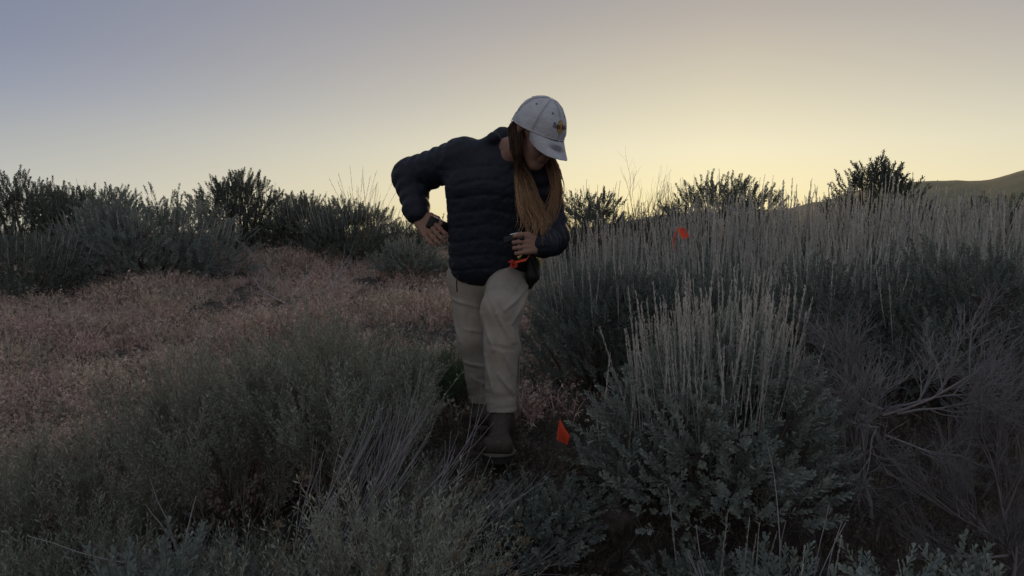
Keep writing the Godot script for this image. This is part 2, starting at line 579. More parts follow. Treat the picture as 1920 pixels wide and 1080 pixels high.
# o: r radius, h height of the leaves, n sprigs, s stalks, sl stalk length, c leaf colour, sc stalk colour, k clumps, own = build each stalk as a part of its own
func sagebrush(label: String, x: float, d: float, o: Dictionary) -> Node3D:
	var base := spot(x, d)
	var t := thing("sagebrush", label, "shrub", base, o.get("group", "sagebrush on the slope"))
	var r: float = o.r
	var h: float = o.h
	var sx: float = o.get("sx", 1.0)
	var size: float = o.get("size", 1.0)
	var col: Color = o.get("c", SAGE)
	var clumps: Array = []
	var wood := begin()
	var kn: int = o.get("k", 18)
	for i in kn:
		var an := i * 2.4 + rng.randf() * 0.7
		var q := sqrt((i + 0.5) / kn)
		var out := Vector3(cos(an) * sx, 0, sin(an))
		var top := out * r * q * 0.85 + Vector3.UP * h * (0.2 + 0.7 * sqrt(maxf(0.0, 1.0 - q * q * 0.93)) + rng.randf_range(-0.16, 0.06))
		clumps.append([top, out * q, rng.randf_range(0.75, 1.2), rng.randf_range(0.82, 1.12)])
		var root := out * 0.05 * r + rnd_dir() * 0.01
		root.y = -0.03
		var mid := root.lerp(top, 0.5) + out * r * q * 0.18 + rnd_dir() * 0.03 * r
		var near: Vector3 = top.lerp(mid, 0.3) + rnd_dir() * 0.02
		tube(wood, [root, root.lerp(mid, 0.5) + rnd_dir() * 0.03, mid, near, top], 0.013 * size * (0.6 + h), 0.003, 5, vary(BARK, 0.25))
	# the sprigs of each clump
	var xf := [[], []]
	var tint := [[], []]
	var n: int = o.n
	var cr: float = r * o.get("spread", 0.33)
	for i in n:
		var c: Array = clumps[i % kn]
		if i % 5 >= 3:   # low inner and skirting sprigs
			var a2 := rng.randf() * TAU
			var q2 := rng.randf_range(0.3, 0.97)
			var o2 := Vector3(cos(a2) * sx, 0, sin(a2))
			c = [o2 * r * q2 + Vector3.UP * h * rng.randf_range(0.1, 0.62 - 0.25 * q2), o2 * q2, 0.5, 0.85]
		var off: Vector3 = rnd_dir() * cr * pow(rng.randf(), 0.45) * (c[2] as float)
		off.y = off.y * 0.9 - 0.02
		if off.y < -0.05 and rng.randf() < 0.5: off.y = absf(off.y) * 0.6
		var p: Vector3 = c[0] + off
		if p.y < 0.05: p.y = 0.05 + rng.randf() * 0.08
		var dir: Vector3 = (Vector3.UP * o.get("up", 1.0) + (c[1] as Vector3) * 0.55 + off.normalized() * 0.75 + rnd_dir() * 0.25)
		var w := i % 2
		xf[w].append(lean(dir, rng.randf() * TAU, size * rng.randf_range(0.7, 1.15), p))
		tint[w].append(vary(col * (c[3] as float), 0.15))
		if i % 3 == 0 and i % 5 < 3:
			var from: Vector3 = (c[0] as Vector3) * 0.94
			tube(wood, [from, from.lerp(p, 0.55) + rnd_dir() * 0.012, p], 0.0028 * size, 0.0014, 3, vary(BARK * 1.25, 0.2))
	part("stem", wood.commit(), M.wood, t)
	var v0 := rng.randi() % 3
	joined("foliage", [[G.sprig[v0], xf[0], tint[0]], [G.sprig[(v0 + 1) % 3], xf[1], tint[1]]], M.leaf, t)
	# the flower stalks
	var s: int = o.get("s", 0)
	if s > 0:
		var sl: float = o.get("sl", 0.42)
		var sc: Color = o.get("sc", STALK)
		var lists := [[], [], [], [], []]
		var tints := [[], [], [], [], []]
		for i in s:
			var an := rng.randf() * TAU
			var q := sqrt(rng.randf())
			var out := Vector3(cos(an) * sx, 0, sin(an)) * q
			var p: Vector3 = out * r * o.get("sr", 0.92) + Vector3.UP * h * (0.38 + 0.42 * sqrt(1.0 - q * q * 0.8)) * rng.randf_range(0.8, 1.1)
			var dir: Vector3 = Vector3.UP + out * o.get("fan", 0.16) + rnd_dir() * (0.28 if rng.randf() < 0.12 else 0.1)
			var v := rng.randi() % 5
			lists[v].append(lean(dir, rng.randf() * TAU, sl / 0.42 * rng.randf_range(0.55, 1.12), p))
			tints[v].append(vary(sc, 0.2))
		var own: bool = o.get("own", false) or s <= 20
		var all := []
		for v in 5:
			if lists[v].is_empty(): continue
			all.append([G.stalk[v], lists[v], tints[v]])
			if own:
				for i in lists[v].size():
					var one := part("flower_stalk", G.stalk[v], M.stalks[i % 3], t)
					one.transform = lists[v][i]
		if not own: joined("flower_stalks", all, M.straw, t).set_meta("kind", "stuff")
	return t

# broom-like shrub of slender wands
func rabbitbrush(label: String, x: float, d: float, o: Dictionary) -> Node3D:
	var base := spot(x, d)
	var t := thing("rabbitbrush", label, "shrub", base, o.get("group", "rabbitbrush by the gully"))
	var r: float = o.r
	var h: float = o.h
	var wood := begin()
	var xf := [[], [], []]
	var tint := [[], [], []]
	var sx: float = o.get("sx", 1.0)
	var tilt: Vector3 = o.get("tilt", Vector3.ZERO)
	var stems: int = o.get("stems", 26)
	var n: int = o.n
	var ends: Array = []
	for i in stems:
		var an := i * 2.4 + rng.randf() * 0.6
		var q := sqrt((i + 0.5) / stems)
		var out := Vector3(cos(an) * sx, 0, sin(an)) * q
		var top := out * r + tilt * h + Vector3.UP * h * (0.78 - 0.3 * q * q + rng.randf_range(-0.12, 0.08))
		var root := out * 0.12 * r
		root.y = -0.03
		var mid := root.lerp(top, 0.45) + out * r * 0.12 + rnd_dir() * 0.03
		tube(wood, [root, root.lerp(mid, 0.5) + rnd_dir() * 0.012, mid, mid.lerp(top, 0.5) + rnd_dir() * 0.015, top], 0.0065, 0.0018, 4, vary(o.get("bark", BARK * 1.4), 0.25))
		ends.append([root, mid, top, out])
	for i in n:
		var e: Array = ends[i % stems]
		var k := rng.randf_range(0.1, 1.0)
		var on: Vector3 = (e[1] as Vector3).lerp(e[2], k)
		var p := on + rnd_dir() * 0.05 * r
		p.y = maxf(p.y - 0.12, 0.02)
		var dir := Vector3.UP + (e[3] as Vector3) * 0.55 + tilt * 0.8 + rnd_dir() * 0.22
		var w := i % 3
		xf[w].append(lean(dir, rng.randf() * TAU, o.get("size", 1.0) * rng.randf_range(0.55, 1.1), p))
		tint[w].append(vary(o.get("c", OLIVE), 0.22))
	part("stem", wood.commit(), M.wood, t)
	joined("foliage", [[G.wand[0], xf[0], tint[0]], [G.wand[1], xf[1], tint[1]], [G.wand[2], xf[2], tint[2]]], M.leaf, t)
	var sn: int = o.get("seeds", 0)
	if sn > 0:
		var hx: Array = []
		var ht: Array = []
		for i in sn:
			var w := i % 3
			var wx: Transform3D = xf[w][rng.randi() % xf[w].size()]
			hx.append(lean(Vector3.UP + rnd_dir() * 0.4, rng.randf() * TAU, rng.randf_range(0.6, 1.2), wx * Vector3(0, 0.34, 0) + rnd_dir() * 0.012))
			ht.append(vary(Color(0.2, 0.165, 0.12), 0.2))
		joined("seed_heads", [[G.seed_head, hx, ht]], M.straw, t)
	return t

func build_shrubs() -> void:
	M.stalks = []
	for k in [0.85, 1.0, 1.15]:
		var m := tinted(0.8, 0.7)
		m.albedo_color = (STALK * k).linear_to_srgb()
		M.stalks.append(m)
	var back := "sagebrush on the left skyline"
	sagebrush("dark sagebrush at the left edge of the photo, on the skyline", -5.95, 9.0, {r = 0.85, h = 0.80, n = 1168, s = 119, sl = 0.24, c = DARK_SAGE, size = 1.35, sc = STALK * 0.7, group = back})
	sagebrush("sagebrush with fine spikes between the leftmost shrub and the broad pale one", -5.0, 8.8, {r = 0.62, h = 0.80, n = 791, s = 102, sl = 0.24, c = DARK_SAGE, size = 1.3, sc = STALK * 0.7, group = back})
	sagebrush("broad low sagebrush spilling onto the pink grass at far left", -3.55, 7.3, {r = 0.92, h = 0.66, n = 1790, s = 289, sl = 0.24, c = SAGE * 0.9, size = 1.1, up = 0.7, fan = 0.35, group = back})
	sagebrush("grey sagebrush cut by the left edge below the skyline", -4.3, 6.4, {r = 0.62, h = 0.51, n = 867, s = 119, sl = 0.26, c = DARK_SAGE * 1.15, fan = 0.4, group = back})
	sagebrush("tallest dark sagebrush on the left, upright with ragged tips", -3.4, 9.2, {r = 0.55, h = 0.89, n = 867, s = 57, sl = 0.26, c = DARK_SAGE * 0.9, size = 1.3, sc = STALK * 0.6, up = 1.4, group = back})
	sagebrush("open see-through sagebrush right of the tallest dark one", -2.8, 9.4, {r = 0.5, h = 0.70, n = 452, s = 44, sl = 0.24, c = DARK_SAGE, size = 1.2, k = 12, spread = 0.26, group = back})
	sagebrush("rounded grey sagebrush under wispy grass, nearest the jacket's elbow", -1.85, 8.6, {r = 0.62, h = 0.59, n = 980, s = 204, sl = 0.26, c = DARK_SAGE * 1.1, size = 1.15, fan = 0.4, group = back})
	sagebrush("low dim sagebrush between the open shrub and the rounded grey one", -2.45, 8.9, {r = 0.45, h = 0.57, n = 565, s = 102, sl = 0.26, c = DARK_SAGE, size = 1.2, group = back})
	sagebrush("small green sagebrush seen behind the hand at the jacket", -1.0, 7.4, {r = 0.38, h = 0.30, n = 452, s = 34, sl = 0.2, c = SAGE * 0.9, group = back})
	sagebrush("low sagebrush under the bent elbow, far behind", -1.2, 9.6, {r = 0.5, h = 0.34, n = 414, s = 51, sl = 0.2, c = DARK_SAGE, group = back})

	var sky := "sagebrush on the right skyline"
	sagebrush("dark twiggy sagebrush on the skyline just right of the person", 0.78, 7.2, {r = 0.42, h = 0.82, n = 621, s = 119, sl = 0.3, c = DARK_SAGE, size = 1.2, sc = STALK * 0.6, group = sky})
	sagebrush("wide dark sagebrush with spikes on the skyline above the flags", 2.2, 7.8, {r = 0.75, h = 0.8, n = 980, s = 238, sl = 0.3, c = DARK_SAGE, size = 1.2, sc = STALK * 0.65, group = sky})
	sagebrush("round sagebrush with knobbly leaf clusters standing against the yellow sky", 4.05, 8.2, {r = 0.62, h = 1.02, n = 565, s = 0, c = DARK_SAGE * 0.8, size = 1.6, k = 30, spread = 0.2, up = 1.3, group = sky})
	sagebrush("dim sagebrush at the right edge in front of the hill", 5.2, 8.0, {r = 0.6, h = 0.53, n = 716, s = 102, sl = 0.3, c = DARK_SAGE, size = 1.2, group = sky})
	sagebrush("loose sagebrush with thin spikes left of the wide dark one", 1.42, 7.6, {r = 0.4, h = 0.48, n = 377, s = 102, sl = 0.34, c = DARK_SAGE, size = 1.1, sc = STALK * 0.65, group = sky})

	var bank := "sagebrush with dry stalks on the right bank"
	var rows := [
		["stalky sagebrush touching the person's sleeve on the right bank", 0.55, 5.4, 0.46, 0.48, 110, 0.34],
		["stalky sagebrush left behind the upper pin flag", 1.0, 5.7, 0.5, 0.5, 130, 0.4],
		["stalky sagebrush right behind the upper pin flag", 1.55, 5.5, 0.52, 0.54, 170, 0.48],
		["stalky sagebrush on the bank below the wide dark skyline shrub", 2.1, 5.6, 0.52, 0.54, 170, 0.5],
		["stalky sagebrush on the bank left below the round knobbly shrub", 2.65, 5.5, 0.52, 0.55, 170, 0.5],
		["stalky sagebrush on the bank right below the round knobbly shrub", 3.15, 5.6, 0.52, 0.56, 170, 0.5],
		["stalky sagebrush at the right edge, back row of the bank", 3.7, 5.4, 0.55, 0.58, 170, 0.5],
		["stalky sagebrush in the bank's middle row nearest the person", 0.72, 4.7, 0.46, 0.5, 90, 0.4],
		["stalky sagebrush in the bank's middle row under the upper pin flag", 1.25, 4.55, 0.48, 0.52, 110, 0.42],
		["stalky sagebrush above the grey spiked shrub of the foreground", 1.8, 4.5, 0.48, 0.54, 120, 0.42],
		["stalky sagebrush above the bleached branches, middle row", 2.3, 4.5, 0.48, 0.55, 120, 0.42],
		["stalky sagebrush at the right edge, middle row of the bank", 2.85, 4.4, 0.5, 0.58, 120, 0.42]]
	for a in rows:
		sagebrush(a[0], a[1], a[2], {r = a[3], h = a[4], n = 420, s = int(a[5] * 1.35), sl = a[6], sc = STALK * rng.randf_range(0.88, 1.08), c = SAGE * rng.randf_range(0.85, 1.05), group = bank})
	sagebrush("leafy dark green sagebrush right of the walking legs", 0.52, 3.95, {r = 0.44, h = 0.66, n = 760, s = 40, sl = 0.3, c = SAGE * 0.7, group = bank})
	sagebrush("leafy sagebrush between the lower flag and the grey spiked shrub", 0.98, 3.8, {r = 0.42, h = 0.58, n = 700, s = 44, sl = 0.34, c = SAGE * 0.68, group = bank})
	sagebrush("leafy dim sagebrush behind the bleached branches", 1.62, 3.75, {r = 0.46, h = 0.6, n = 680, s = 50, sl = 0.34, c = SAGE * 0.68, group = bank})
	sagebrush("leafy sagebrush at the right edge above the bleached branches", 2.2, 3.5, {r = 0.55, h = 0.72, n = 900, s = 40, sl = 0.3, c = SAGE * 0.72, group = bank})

	var front := "sagebrush in the foreground"
	sagebrush("large foreground sagebrush crowned with a dense brush of grey spikes", 0.72, 2.58, {r = 0.40, h = 0.60, n = 1250, s = 250, sl = 0.36, own = true, sr = 0.72, fan = 0.12, k = 26, spread = 0.24, c = SAGE * 1.05, group = front})
	sagebrush("side spur of sagebrush with a few slanting stalks beside the lower flag", 0.42, 2.66, {r = 0.15, h = 0.25, n = 150, s = 12, sl = 0.4, fan = -0.1, k = 8, c = SAGE * 0.92, group = front})
	sagebrush("small sagebrush directly under the raised boot", 0.10, 2.52, {r = 0.19, h = 0.11, n = 260, s = 0, k = 9, size = 0.8, c = SAGE * 0.8, group = front})
	sagebrush("tiny sagebrush seedling on the bare gully floor", 0.13, 2.38, {r = 0.1, h = 0.17, n = 44, s = 0, k = 5, c = SAGE * 1.05, group = front})
	sagebrush("sagebrush tips at the bottom edge below the grey spiked shrub", 0.66, 1.75, {r = 0.2, h = 0.5, n = 170, s = 6, sl = 0.2, k = 8, c = SAGE * 0.9, group = front})
	sagebrush("pale sagebrush tips at the bottom edge below the bleached branches", 0.86, 1.72, {r = 0.16, h = 0.5, n = 120, s = 4, sl = 0.2, k = 7, c = SAGE * 1.1, group = front})
	sagebrush("upright sagebrush tips near the bottom right corner", 1.04, 1.7, {r = 0.14, h = 0.54, n = 110, s = 4, sl = 0.18, k = 6, up = 1.8, c = SAGE, group = front})
	sagebrush("low sagebrush spreading under the grey spiked shrub", 0.6, 2.18, {r = 0.17, h = 0.2, n = 150, s = 5, sl = 0.3, k = 8, c = SAGE * 0.85, group = front})
	sagebrush("sagebrush tips at the bottom edge below the left bleached branch", -0.92, 1.8, {r = 0.18, h = 0.46, n = 130, s = 0, k = 8, up = 1.6, c = SAGE * 1.0, group = front})

	rabbitbrush("green bushy rabbitbrush beside the rear leg", -0.37, 3.62, {r = 0.24, h = 0.34, n = 460, stems = 22, size = 0.7, c = Color(0.12, 0.16, 0.10)})
	rabbitbrush("grey rabbitbrush at the left edge of the foreground", -1.55, 2.5, {r = 0.42, h = 0.62, n = 420, c = OLIVE * 1.05})
	rabbitbrush("tall rabbitbrush rising in front of the pink grass, left of centre", -1.02, 2.75, {r = 0.46, h = 0.74, n = 560, c = OLIVE})
	rabbitbrush("rabbitbrush right of the tall one, below the walker's elbow", -0.62, 2.7, {r = 0.36, h = 0.7, n = 440, c = OLIVE * 1.02})
	rabbitbrush("pale topped rabbitbrush with a few bluish sprays behind the tall one", -0.9, 3.3, {r = 0.42, h = 0.46, n = 380, c = Color(0.19, 0.205, 0.17)})
	rabbitbrush("drooping rabbitbrush leaning towards the gully beside the boots", -0.5, 2.42, {r = 0.2, h = 0.34, n = 190, tilt = Vector3(0.35, 0, 0.1), c = OLIVE * 0.9})
	rabbitbrush("rabbitbrush with fluffy tan seed heads at the bottom left of centre", -0.37, 1.95, {r = 0.2, h = 0.58, n = 260, seeds = 46, c = OLIVE * 1.15, tilt = Vector3(0.12, 0, 0)})
	rabbitbrush("low rabbitbrush with few seed heads at the bottom edge", -0.66, 1.8, {r = 0.17, h = 0.42, n = 130, seeds = 12, c = OLIVE})
	rabbitbrush("low rabbitbrush between the pale forked branches and the seed heads", -0.8, 2.12, {r = 0.27, h = 0.4, n = 300, c = OLIVE * 0.95})
	rabbitbrush("dim rabbitbrush filling the bottom left corner", -1.2, 1.95, {r = 0.34, h = 0.46, n = 300, c = OLIVE * 0.95})

	var bg := thing("bunch_grass", "tall wispy grass standing above the rounded grey shrub on the skyline", "grass clump", spot(-1.75, 8.4))
	joined("blades", [[G.bunch, [Transform3D(Basis().scaled(Vector3(1.3, 1.35, 1.3)), Vector3.ZERO), Transform3D(Basis(Vector3.UP, 2.0).scaled(Vector3(1.1, 1.2, 1.1)), Vector3(0.15, 0, 0.1))], [Color(0.26, 0.22, 0.15), Color(0.22, 0.2, 0.14)]]], M.straw, bg)

# ---------------------------------------------------------------- bare and dead wood

func grow(st: SurfaceTool, p: Vector3, dir: Vector3, l: float, r: float, depth: int, o: Dictionary) -> void:
	var steps := 4
	var pts := [p]
	var q := p
	var dd := dir.normalized()
	var sag: float = o.get("sag", 0.0)
	for i in steps:
		dd = (dd + rnd_dir() * o.get("kink", 0.16) + Vector3.UP * (o.get("rise", 0.08) - sag)).normalized()
		q = q + dd * l / steps
		pts.append(q)
	var col := vary(o.get("c", GREY), 0.2)
	tube(st, pts, r, r * 0.5, 5 if depth > 1 else 4, col)
	if depth <= 0: return
	var kids: int = o.get("kids", 4)
	for i in kids:
		var t := 0.3 + 0.7 * (i + rng.randf()) / kids
		var k := clampi(int(t * steps), 0, steps - 1)
		var a: Vector3 = pts[k]
		var b: Vector3 = pts[k + 1]
		var at := a.lerp(b, clampf(t * steps - k, 0.0, 1.0))
		var out: Vector3 = ((b - a).normalized() + rnd_dir() * o.get("fork", 0.75) + Vector3.UP * o.get("lift", 0.15)).normalized()
		grow(st, at, out, l * rng.randf_range(0.45, 0.75), r * lerpf(0.62, 0.42, t), depth - 1, o)

func dead_shrub(label: String, at: Vector3, limbs: Array, o: Dictionary) -> Node3D:
	var t := thing("dead_shrub", label, "dead shrub", at, "bleached dead shrubs")
	for b in limbs:
		var st := begin()
		grow(st, b[0], b[1], b[2], b[3], o.get("depth", 3), o)
		part("branch", st.commit(), M.wood, t)
	return t

func build_dead_wood() -> void:
	var at := spot(1.28, 2.55)
	dead_shrub("spreading tangle of bleached bare branches right of the grey spiked shrub", at, [
		[Vector3(0.0, 0.0, 0), Vector3(-0.1, 1, 0.15), 0.38, 0.011],
		[Vector3(0.0, 0.44, 0.04), Vector3(-0.9, 0.3, 0.2), 0.24, 0.006],
		[Vector3(0.0, 0.42, 0.04), Vector3(0.95, 0.1, 0.15), 0.34, 0.006],
		[Vector3(-0.02, 0.38, 0.05), Vector3(-0.8, 0.0, 0.4), 0.22, 0.005],
		[Vector3(-0.02, 0.45, 0.02), Vector3(-0.5, 0.6, 0.1), 0.22, 0.005],
		[Vector3(-0.04, 0.40, 0.04), Vector3(-0.7, 0.35, 0.3), 0.22, 0.005],
		[Vector3(0.02, 0.44, 0.02), Vector3(0.7, 0.35, 0.3), 0.28, 0.005],
		[Vector3(0.06, 0.42, 0.02), Vector3(0.85, 0.3, 0.0), 0.30, 0.005],
		[Vector3(0.0, 0.36, 0.0), Vector3(-0.5, -0.3, 0.5), 0.18, 0.004],
		[Vector3(0.03, 0.34, 0.0), Vector3(0.6, -0.25, 0.4), 0.24, 0.004]], {kids = 7, c = GREY * 0.72, rise = 0.04, kink = 0.24, fork = 0.8})
	dead_shrub("fine twiggy dead bush at the right edge, low down", spot(1.74, 2.35), [
		[Vector3(-0.1, 0.16, 0), Vector3(-0.7, 0.3, 0.2), 0.34, 0.006],
		[Vector3(-0.1, 0.16, 0), Vector3(-0.4, 0.7, 0.2), 0.34, 0.006],
		[Vector3(-0.1, 0.16, 0), Vector3(0.2, 0.8, 0.2), 0.36, 0.006],
		[Vector3(-0.1, 0.0, 0), Vector3(0.1, 1, 0.1), 0.2, 0.009],
		[Vector3(-0.1, 0.14, 0), Vector3(-0.6, 0.1, 0.3), 0.3, 0.005]], {kids = 7, c = GREY * 0.5, fork = 0.55, kink = 0.14})
	dead_shrub("pale forked dead branches low on the left among rabbitbrush", spot(-0.80, 1.95), [
		[Vector3(0, 0.24, 0.05), Vector3(-0.9, 0.32, 0.05), 0.36, 0.006],
		[Vector3(0.05, 0.26, 0.05), Vector3(-0.75, 0.45, 0), 0.34, 0.005],
		[Vector3(-0.05, 0.3, 0.05), Vector3(-0.15, 0.8, 0), 0.26, 0.0045],
		[Vector3(0.0, 0.24, 0.05), Vector3(0.95, 0.12, 0.1), 0.34, 0.0045],
		[Vector3(0.0, -0.02, 0.02), Vector3(0.0, 1, 0.1), 0.28, 0.007]], {kids = 3, depth = 1, kink = 0.12, rise = 0.0, fork = 0.6, c = GREY * 0.8})
	dead_shrub("long dead rabbitbrush stems sweeping up to the right, left foreground", spot(-0.8, 2.2), [
		[Vector3(0, 0.1, 0), Vector3(0.7, 0.5, 0), 0.5, 0.006],
		[Vector3(-0.02, 0.1, 0.03), Vector3(0.8, 0.6, 0.05), 0.55, 0.006],
		[Vector3(0.03, 0.08, 0), Vector3(0.75, 0.4, 0.1), 0.5, 0.005],
		[Vector3(0.0, 0.12, 0.05), Vector3(0.55, 0.65, 0.0), 0.52, 0.005],
		[Vector3(0.05, 0.05, 0.05), Vector3(0.9, 0.3, 0.1), 0.45, 0.005]], {kids = 5, depth = 2, kink = 0.09, fork = 0.3, lift = 0.05, c = GREY * 0.85})
	dead_shrub("fan of thin grey dead stems beside the boots", spot(-0.6, 2.42), [
		[Vector3(0, 0.08, 0), Vector3(0.6, 0.7, 0), 0.34, 0.006],
		[Vector3(0.02, 0.08, 0), Vector3(0.45, 0.8, 0.05), 0.34, 0.006],
		[Vector3(0.0, 0.05, 0), Vector3(0.8, 0.45, 0.1), 0.42, 0.005],
		[Vector3(0.04, 0.04, 0.03), Vector3(0.95, 0.2, 0.15), 0.42, 0.005],
		[Vector3(0.0, 0.1, 0), Vector3(0.3, 0.8, 0), 0.32, 0.005]], {kids = 6, depth = 2, kink = 0.1, fork = 0.32, c = GREY * 0.9})
	dead_shrub("dark mat of fallen stems at the bottom centre left", spot(-0.3, 2.18), [
		[Vector3(0, 0.05, 0), Vector3(0.9, 0.25, 0.1), 0.4, 0.005],
		[Vector3(0, 0.04, 0.04), Vector3(0.9, 0.1, 0.25), 0.42, 0.005],
		[Vector3(-0.05, 0.05, 0), Vector3(-0.8, 0.25, 0.2), 0.36, 0.005],
		[Vector3(0, 0.06, -0.03), Vector3(0.8, 0.35, -0.2), 0.38, 0.0045]], {kids = 6, depth = 2, kink = 0.12, fork = 0.4, lift = 0.0, rise = 0.0, c = GREY * 0.7})
	dead_shrub("bare twiggy branches against the sky right of the person", spot(1.05, 6.6), [
		[Vector3(0, 0.25, 0), Vector3(0.5, 0.7, 0), 0.5, 0.008],
		[Vector3(0, 0.2, 0), Vector3(-0.1, 0.9, 0), 0.5, 0.007],
		[Vector3(-0.3, 0.36, 0), Vector3(0.95, 0.3, 0), 0.6, 0.008],
		[Vector3(0.1, 0.25, 0), Vector3(0.7, 0.5, 0.1), 0.45, 0.007]], {kids = 4, depth = 3, fork = 0.55, c = BARK})
	dead_shrub("scatter of pale broken sticks on the pink grass", spot(-1.95, 6.3), [
		[Vector3(0, 0.03, 0), Vector3(-0.3, 0.5, 0.2), 0.42, 0.006],
		[Vector3(0.05, 0.03, 0), Vector3(0.9, 0.12, 0.1), 0.5, 0.006],
		[Vector3(0.05, 0.05, 0), Vector3(0.5, 0.5, 0.0), 0.3, 0.005],
		[Vector3(0, 0.03, 0.05), Vector3(-0.8, 0.2, 0.3), 0.32, 0.005]], {kids = 3, depth = 2, c = GREY * 1.3})
	dead_shrub("thin bare twigs rising from the grass at the left edge", spot(-2.62, 3.8), [
		[Vector3(0, 0, 0), Vector3(0.1, 1, 0), 0.42, 0.004],
		[Vector3(0.02, 0, 0), Vector3(0.5, 0.8, 0), 0.4, 0.004],
		[Vector3(0, 0, 0.03), Vector3(0.8, 0.1, 0.2), 0.3, 0.004]], {kids = 2, depth = 1, kink = 0.12, c = GREY * 1.1})
	dead_shrub("thin dead stems curving up below the grey spiked shrub", spot(0.72, 1.98), [
		[Vector3(0, 0, 0), Vector3(0.1, 1, 0), 0.42, 0.004],
		[Vector3(-0.05, 0, 0), Vector3(-0.4, 0.9, 0), 0.4, 0.004],
		[Vector3(0.05, 0, 0.0), Vector3(0.2, 1, 0.05), 0.38, 0.004],
		[Vector3(0.1, 0, 0.0), Vector3(0.35, 1, 0.05), 0.36, 0.004]], {kids = 3, depth = 1, kink = 0.12, fork = 0.35, c = GREY * 1.0})

# ---------------------------------------------------------------- grass and litter

func build_grass() -> void:
	var root := Node3D.new()
	root.name = "dry_grass"
	add_child(root)
	root.set_meta("label", "matted pinkish dry grass covering the open slope")
	root.set_meta("category", "grass")
	root.set_meta("kind", "stuff")
	var xf := [[], [], [], []]
	var tint := [[], [], [], []]
	var n := 0
	for i in 60000:
		if n >= 17000: break
		var d := 2.75 + 9.5 * pow(rng.randf(), 1.3)
		var x := rng.randf_range(-0.78, 0.2) * d
		if d < 3.3 and x > -0.55: continue
		if rng.randf() < 0.75 * smoothstep(5.4, 3.6, d) * smoothstep(-1.0, -0.35, x): continue
		if x > 0.12 * d and rng.randf() < 0.8: continue
		var patch := bump.get_noise_2d(x * 0.8 + 9.0, d * 0.8)
		if patch < -0.18 and rng.randf() < 0.7: continue
		n += 1
		var v := rng.randi() % 4
		var up := Vector3.UP + Vector3(rng.randfn() * 0.5 + 0.4 * bump.get_noise_2d(x * 1.1 + 70.0, d), 0, rng.randfn() * 0.5)
		xf[v].append(lean(up, rng.randf() * TAU, rng.randf_range(0.6, 1.15) * (0.85 + 0.8 * patch), spot(x, d)))
		var k := clampf(0.5 + bump.get_noise_2d(x * 1.3, d * 1.3 + 50.0) * 1.3, 0.0, 1.0)
		var c := Color(0.52, 0.435, 0.355).lerp(Color(0.56, 0.42, 0.37), k)
		if rng.randf() < 0.05: c = Color(0.66, 0.58, 0.5)
		if rng.randf() < 0.1: c = Color(0.12, 0.12, 0.085)
		tint[v].append(vary(c, 0.2))
	for v in 4: copies("grass_tuft", G.tuft[v], M.straw, root, xf[v], tint[v])

func build_litter() -> void:
	var root := Node3D.new()
	root.name = "ground_litter"
	add_child(root)
	root.set_meta("label", "dry twigs and grass litter strewn over the gully floor")
	root.set_meta("category", "litter")
	root.set_meta("kind", "stuff")
	var xf: Array = []
	var tint: Array = []
	for i in 3200:
		var d := rng.randf_range(1.6, 4.2)
		var x := rng.randf_range(-0.62, 0.7) * d
		var dir := (Vector3.UP + rnd_dir() * 0.35).normalized()
		xf.append(lean(dir, rng.randf() * TAU, rng.randf_range(0.3, 1.1), spot(x, d) + Vector3.UP * 0.02))
		tint.append(vary(GREY * rng.randf_range(0.15, 0.6), 0.2))
	copies("twig", G.twig, M.wood, root, xf, tint)
	var gx: Array = []
	var gt: Array = []
	for i in 5200:
		var d := rng.randf_range(1.7, 4.0)
		var x := rng.randf_range(-0.3, 0.7) * d
		gx.append(lean(Vector3.UP + rnd_dir() * 0.9, rng.randf() * TAU, rng.randf_range(0.3, 0.7), spot(x, d)))
		gt.append(vary(Color(0.12, 0.105, 0.085), 0.5))
	copies("grass_litter", G.tuft[1], M.straw, root, gx, gt)
	# a scrap of foil-grey wrapper and a flat stone
	var st := begin()
	var a := [Vector3(-0.06, 0.03, -0.02), Vector3(-0.01, 0.045, -0.035), Vector3(0.05, 0.02, -0.01), Vector3(0.07, 0.012, 0.015), Vector3(0.02, 0.015, 0.03), Vector3(-0.03, 0.02, 0.012)]
	for s in [1.0, -1.0]:
		var lift: Vector3 = Vector3.UP * 0.0015 * s
		for i in range(1, 5):
			var nn: Vector3 = (a[i] - a[0]).cross(a[i + 1] - a[0]).normalized()
			tri(st, a[0] + lift, a[i] + lift, a[i + 1] + lift, nn * s, Color.WHITE)
	var sc := part("wrapper_scrap", st.commit(), M.scrap, self)
	sc.position = spot(0.30, 2.56) + Vector3.UP * 0.025
	sc.scale = Vector3.ONE * 0.55
	sc.set_meta("label", "crumpled silvery wrapper scrap on the gully floor")
	sc.set_meta("category", "litter")
	var rock := rock_mesh(Vector3(0.1, 0.05, 0.07), 3)
	var rk := part("flat_stone", rock, M.stone, self)
	rk.position = spot(0.38, 2.62)
	rk.set_meta("label", "flat brown stone behind the silvery scrap")
	rk.set_meta("category", "stone")

func rock_mesh(size: Vector3, seed_: int) -> ArrayMesh:
	var nz := FastNoiseLite.new()
	nz.seed = seed_
	nz.frequency = 1.1
	var st := begin()
	st.set_smooth_group(0)
	var rows := 9
	var cols := 14
	for j in rows:
		for i in cols:
			for q in [[i, j], [i + 1, j], [i + 1, j + 1], [i, j], [i + 1, j + 1], [i, j + 1]]:
				var an: float = TAU * (q[0] % cols) / cols
				var ph: float = PI * q[1] / rows
				var v := Vector3(sin(ph) * cos(an), cos(ph), sin(ph) * sin(an))
				v *= 1.0 + 0.5 * nz.get_noise_3dv(v * 1.2)
				st.add_vertex(v * size)
	st.index()
	st.generate_normals()
	return st.commit()

# ---------------------------------------------------------------- the person

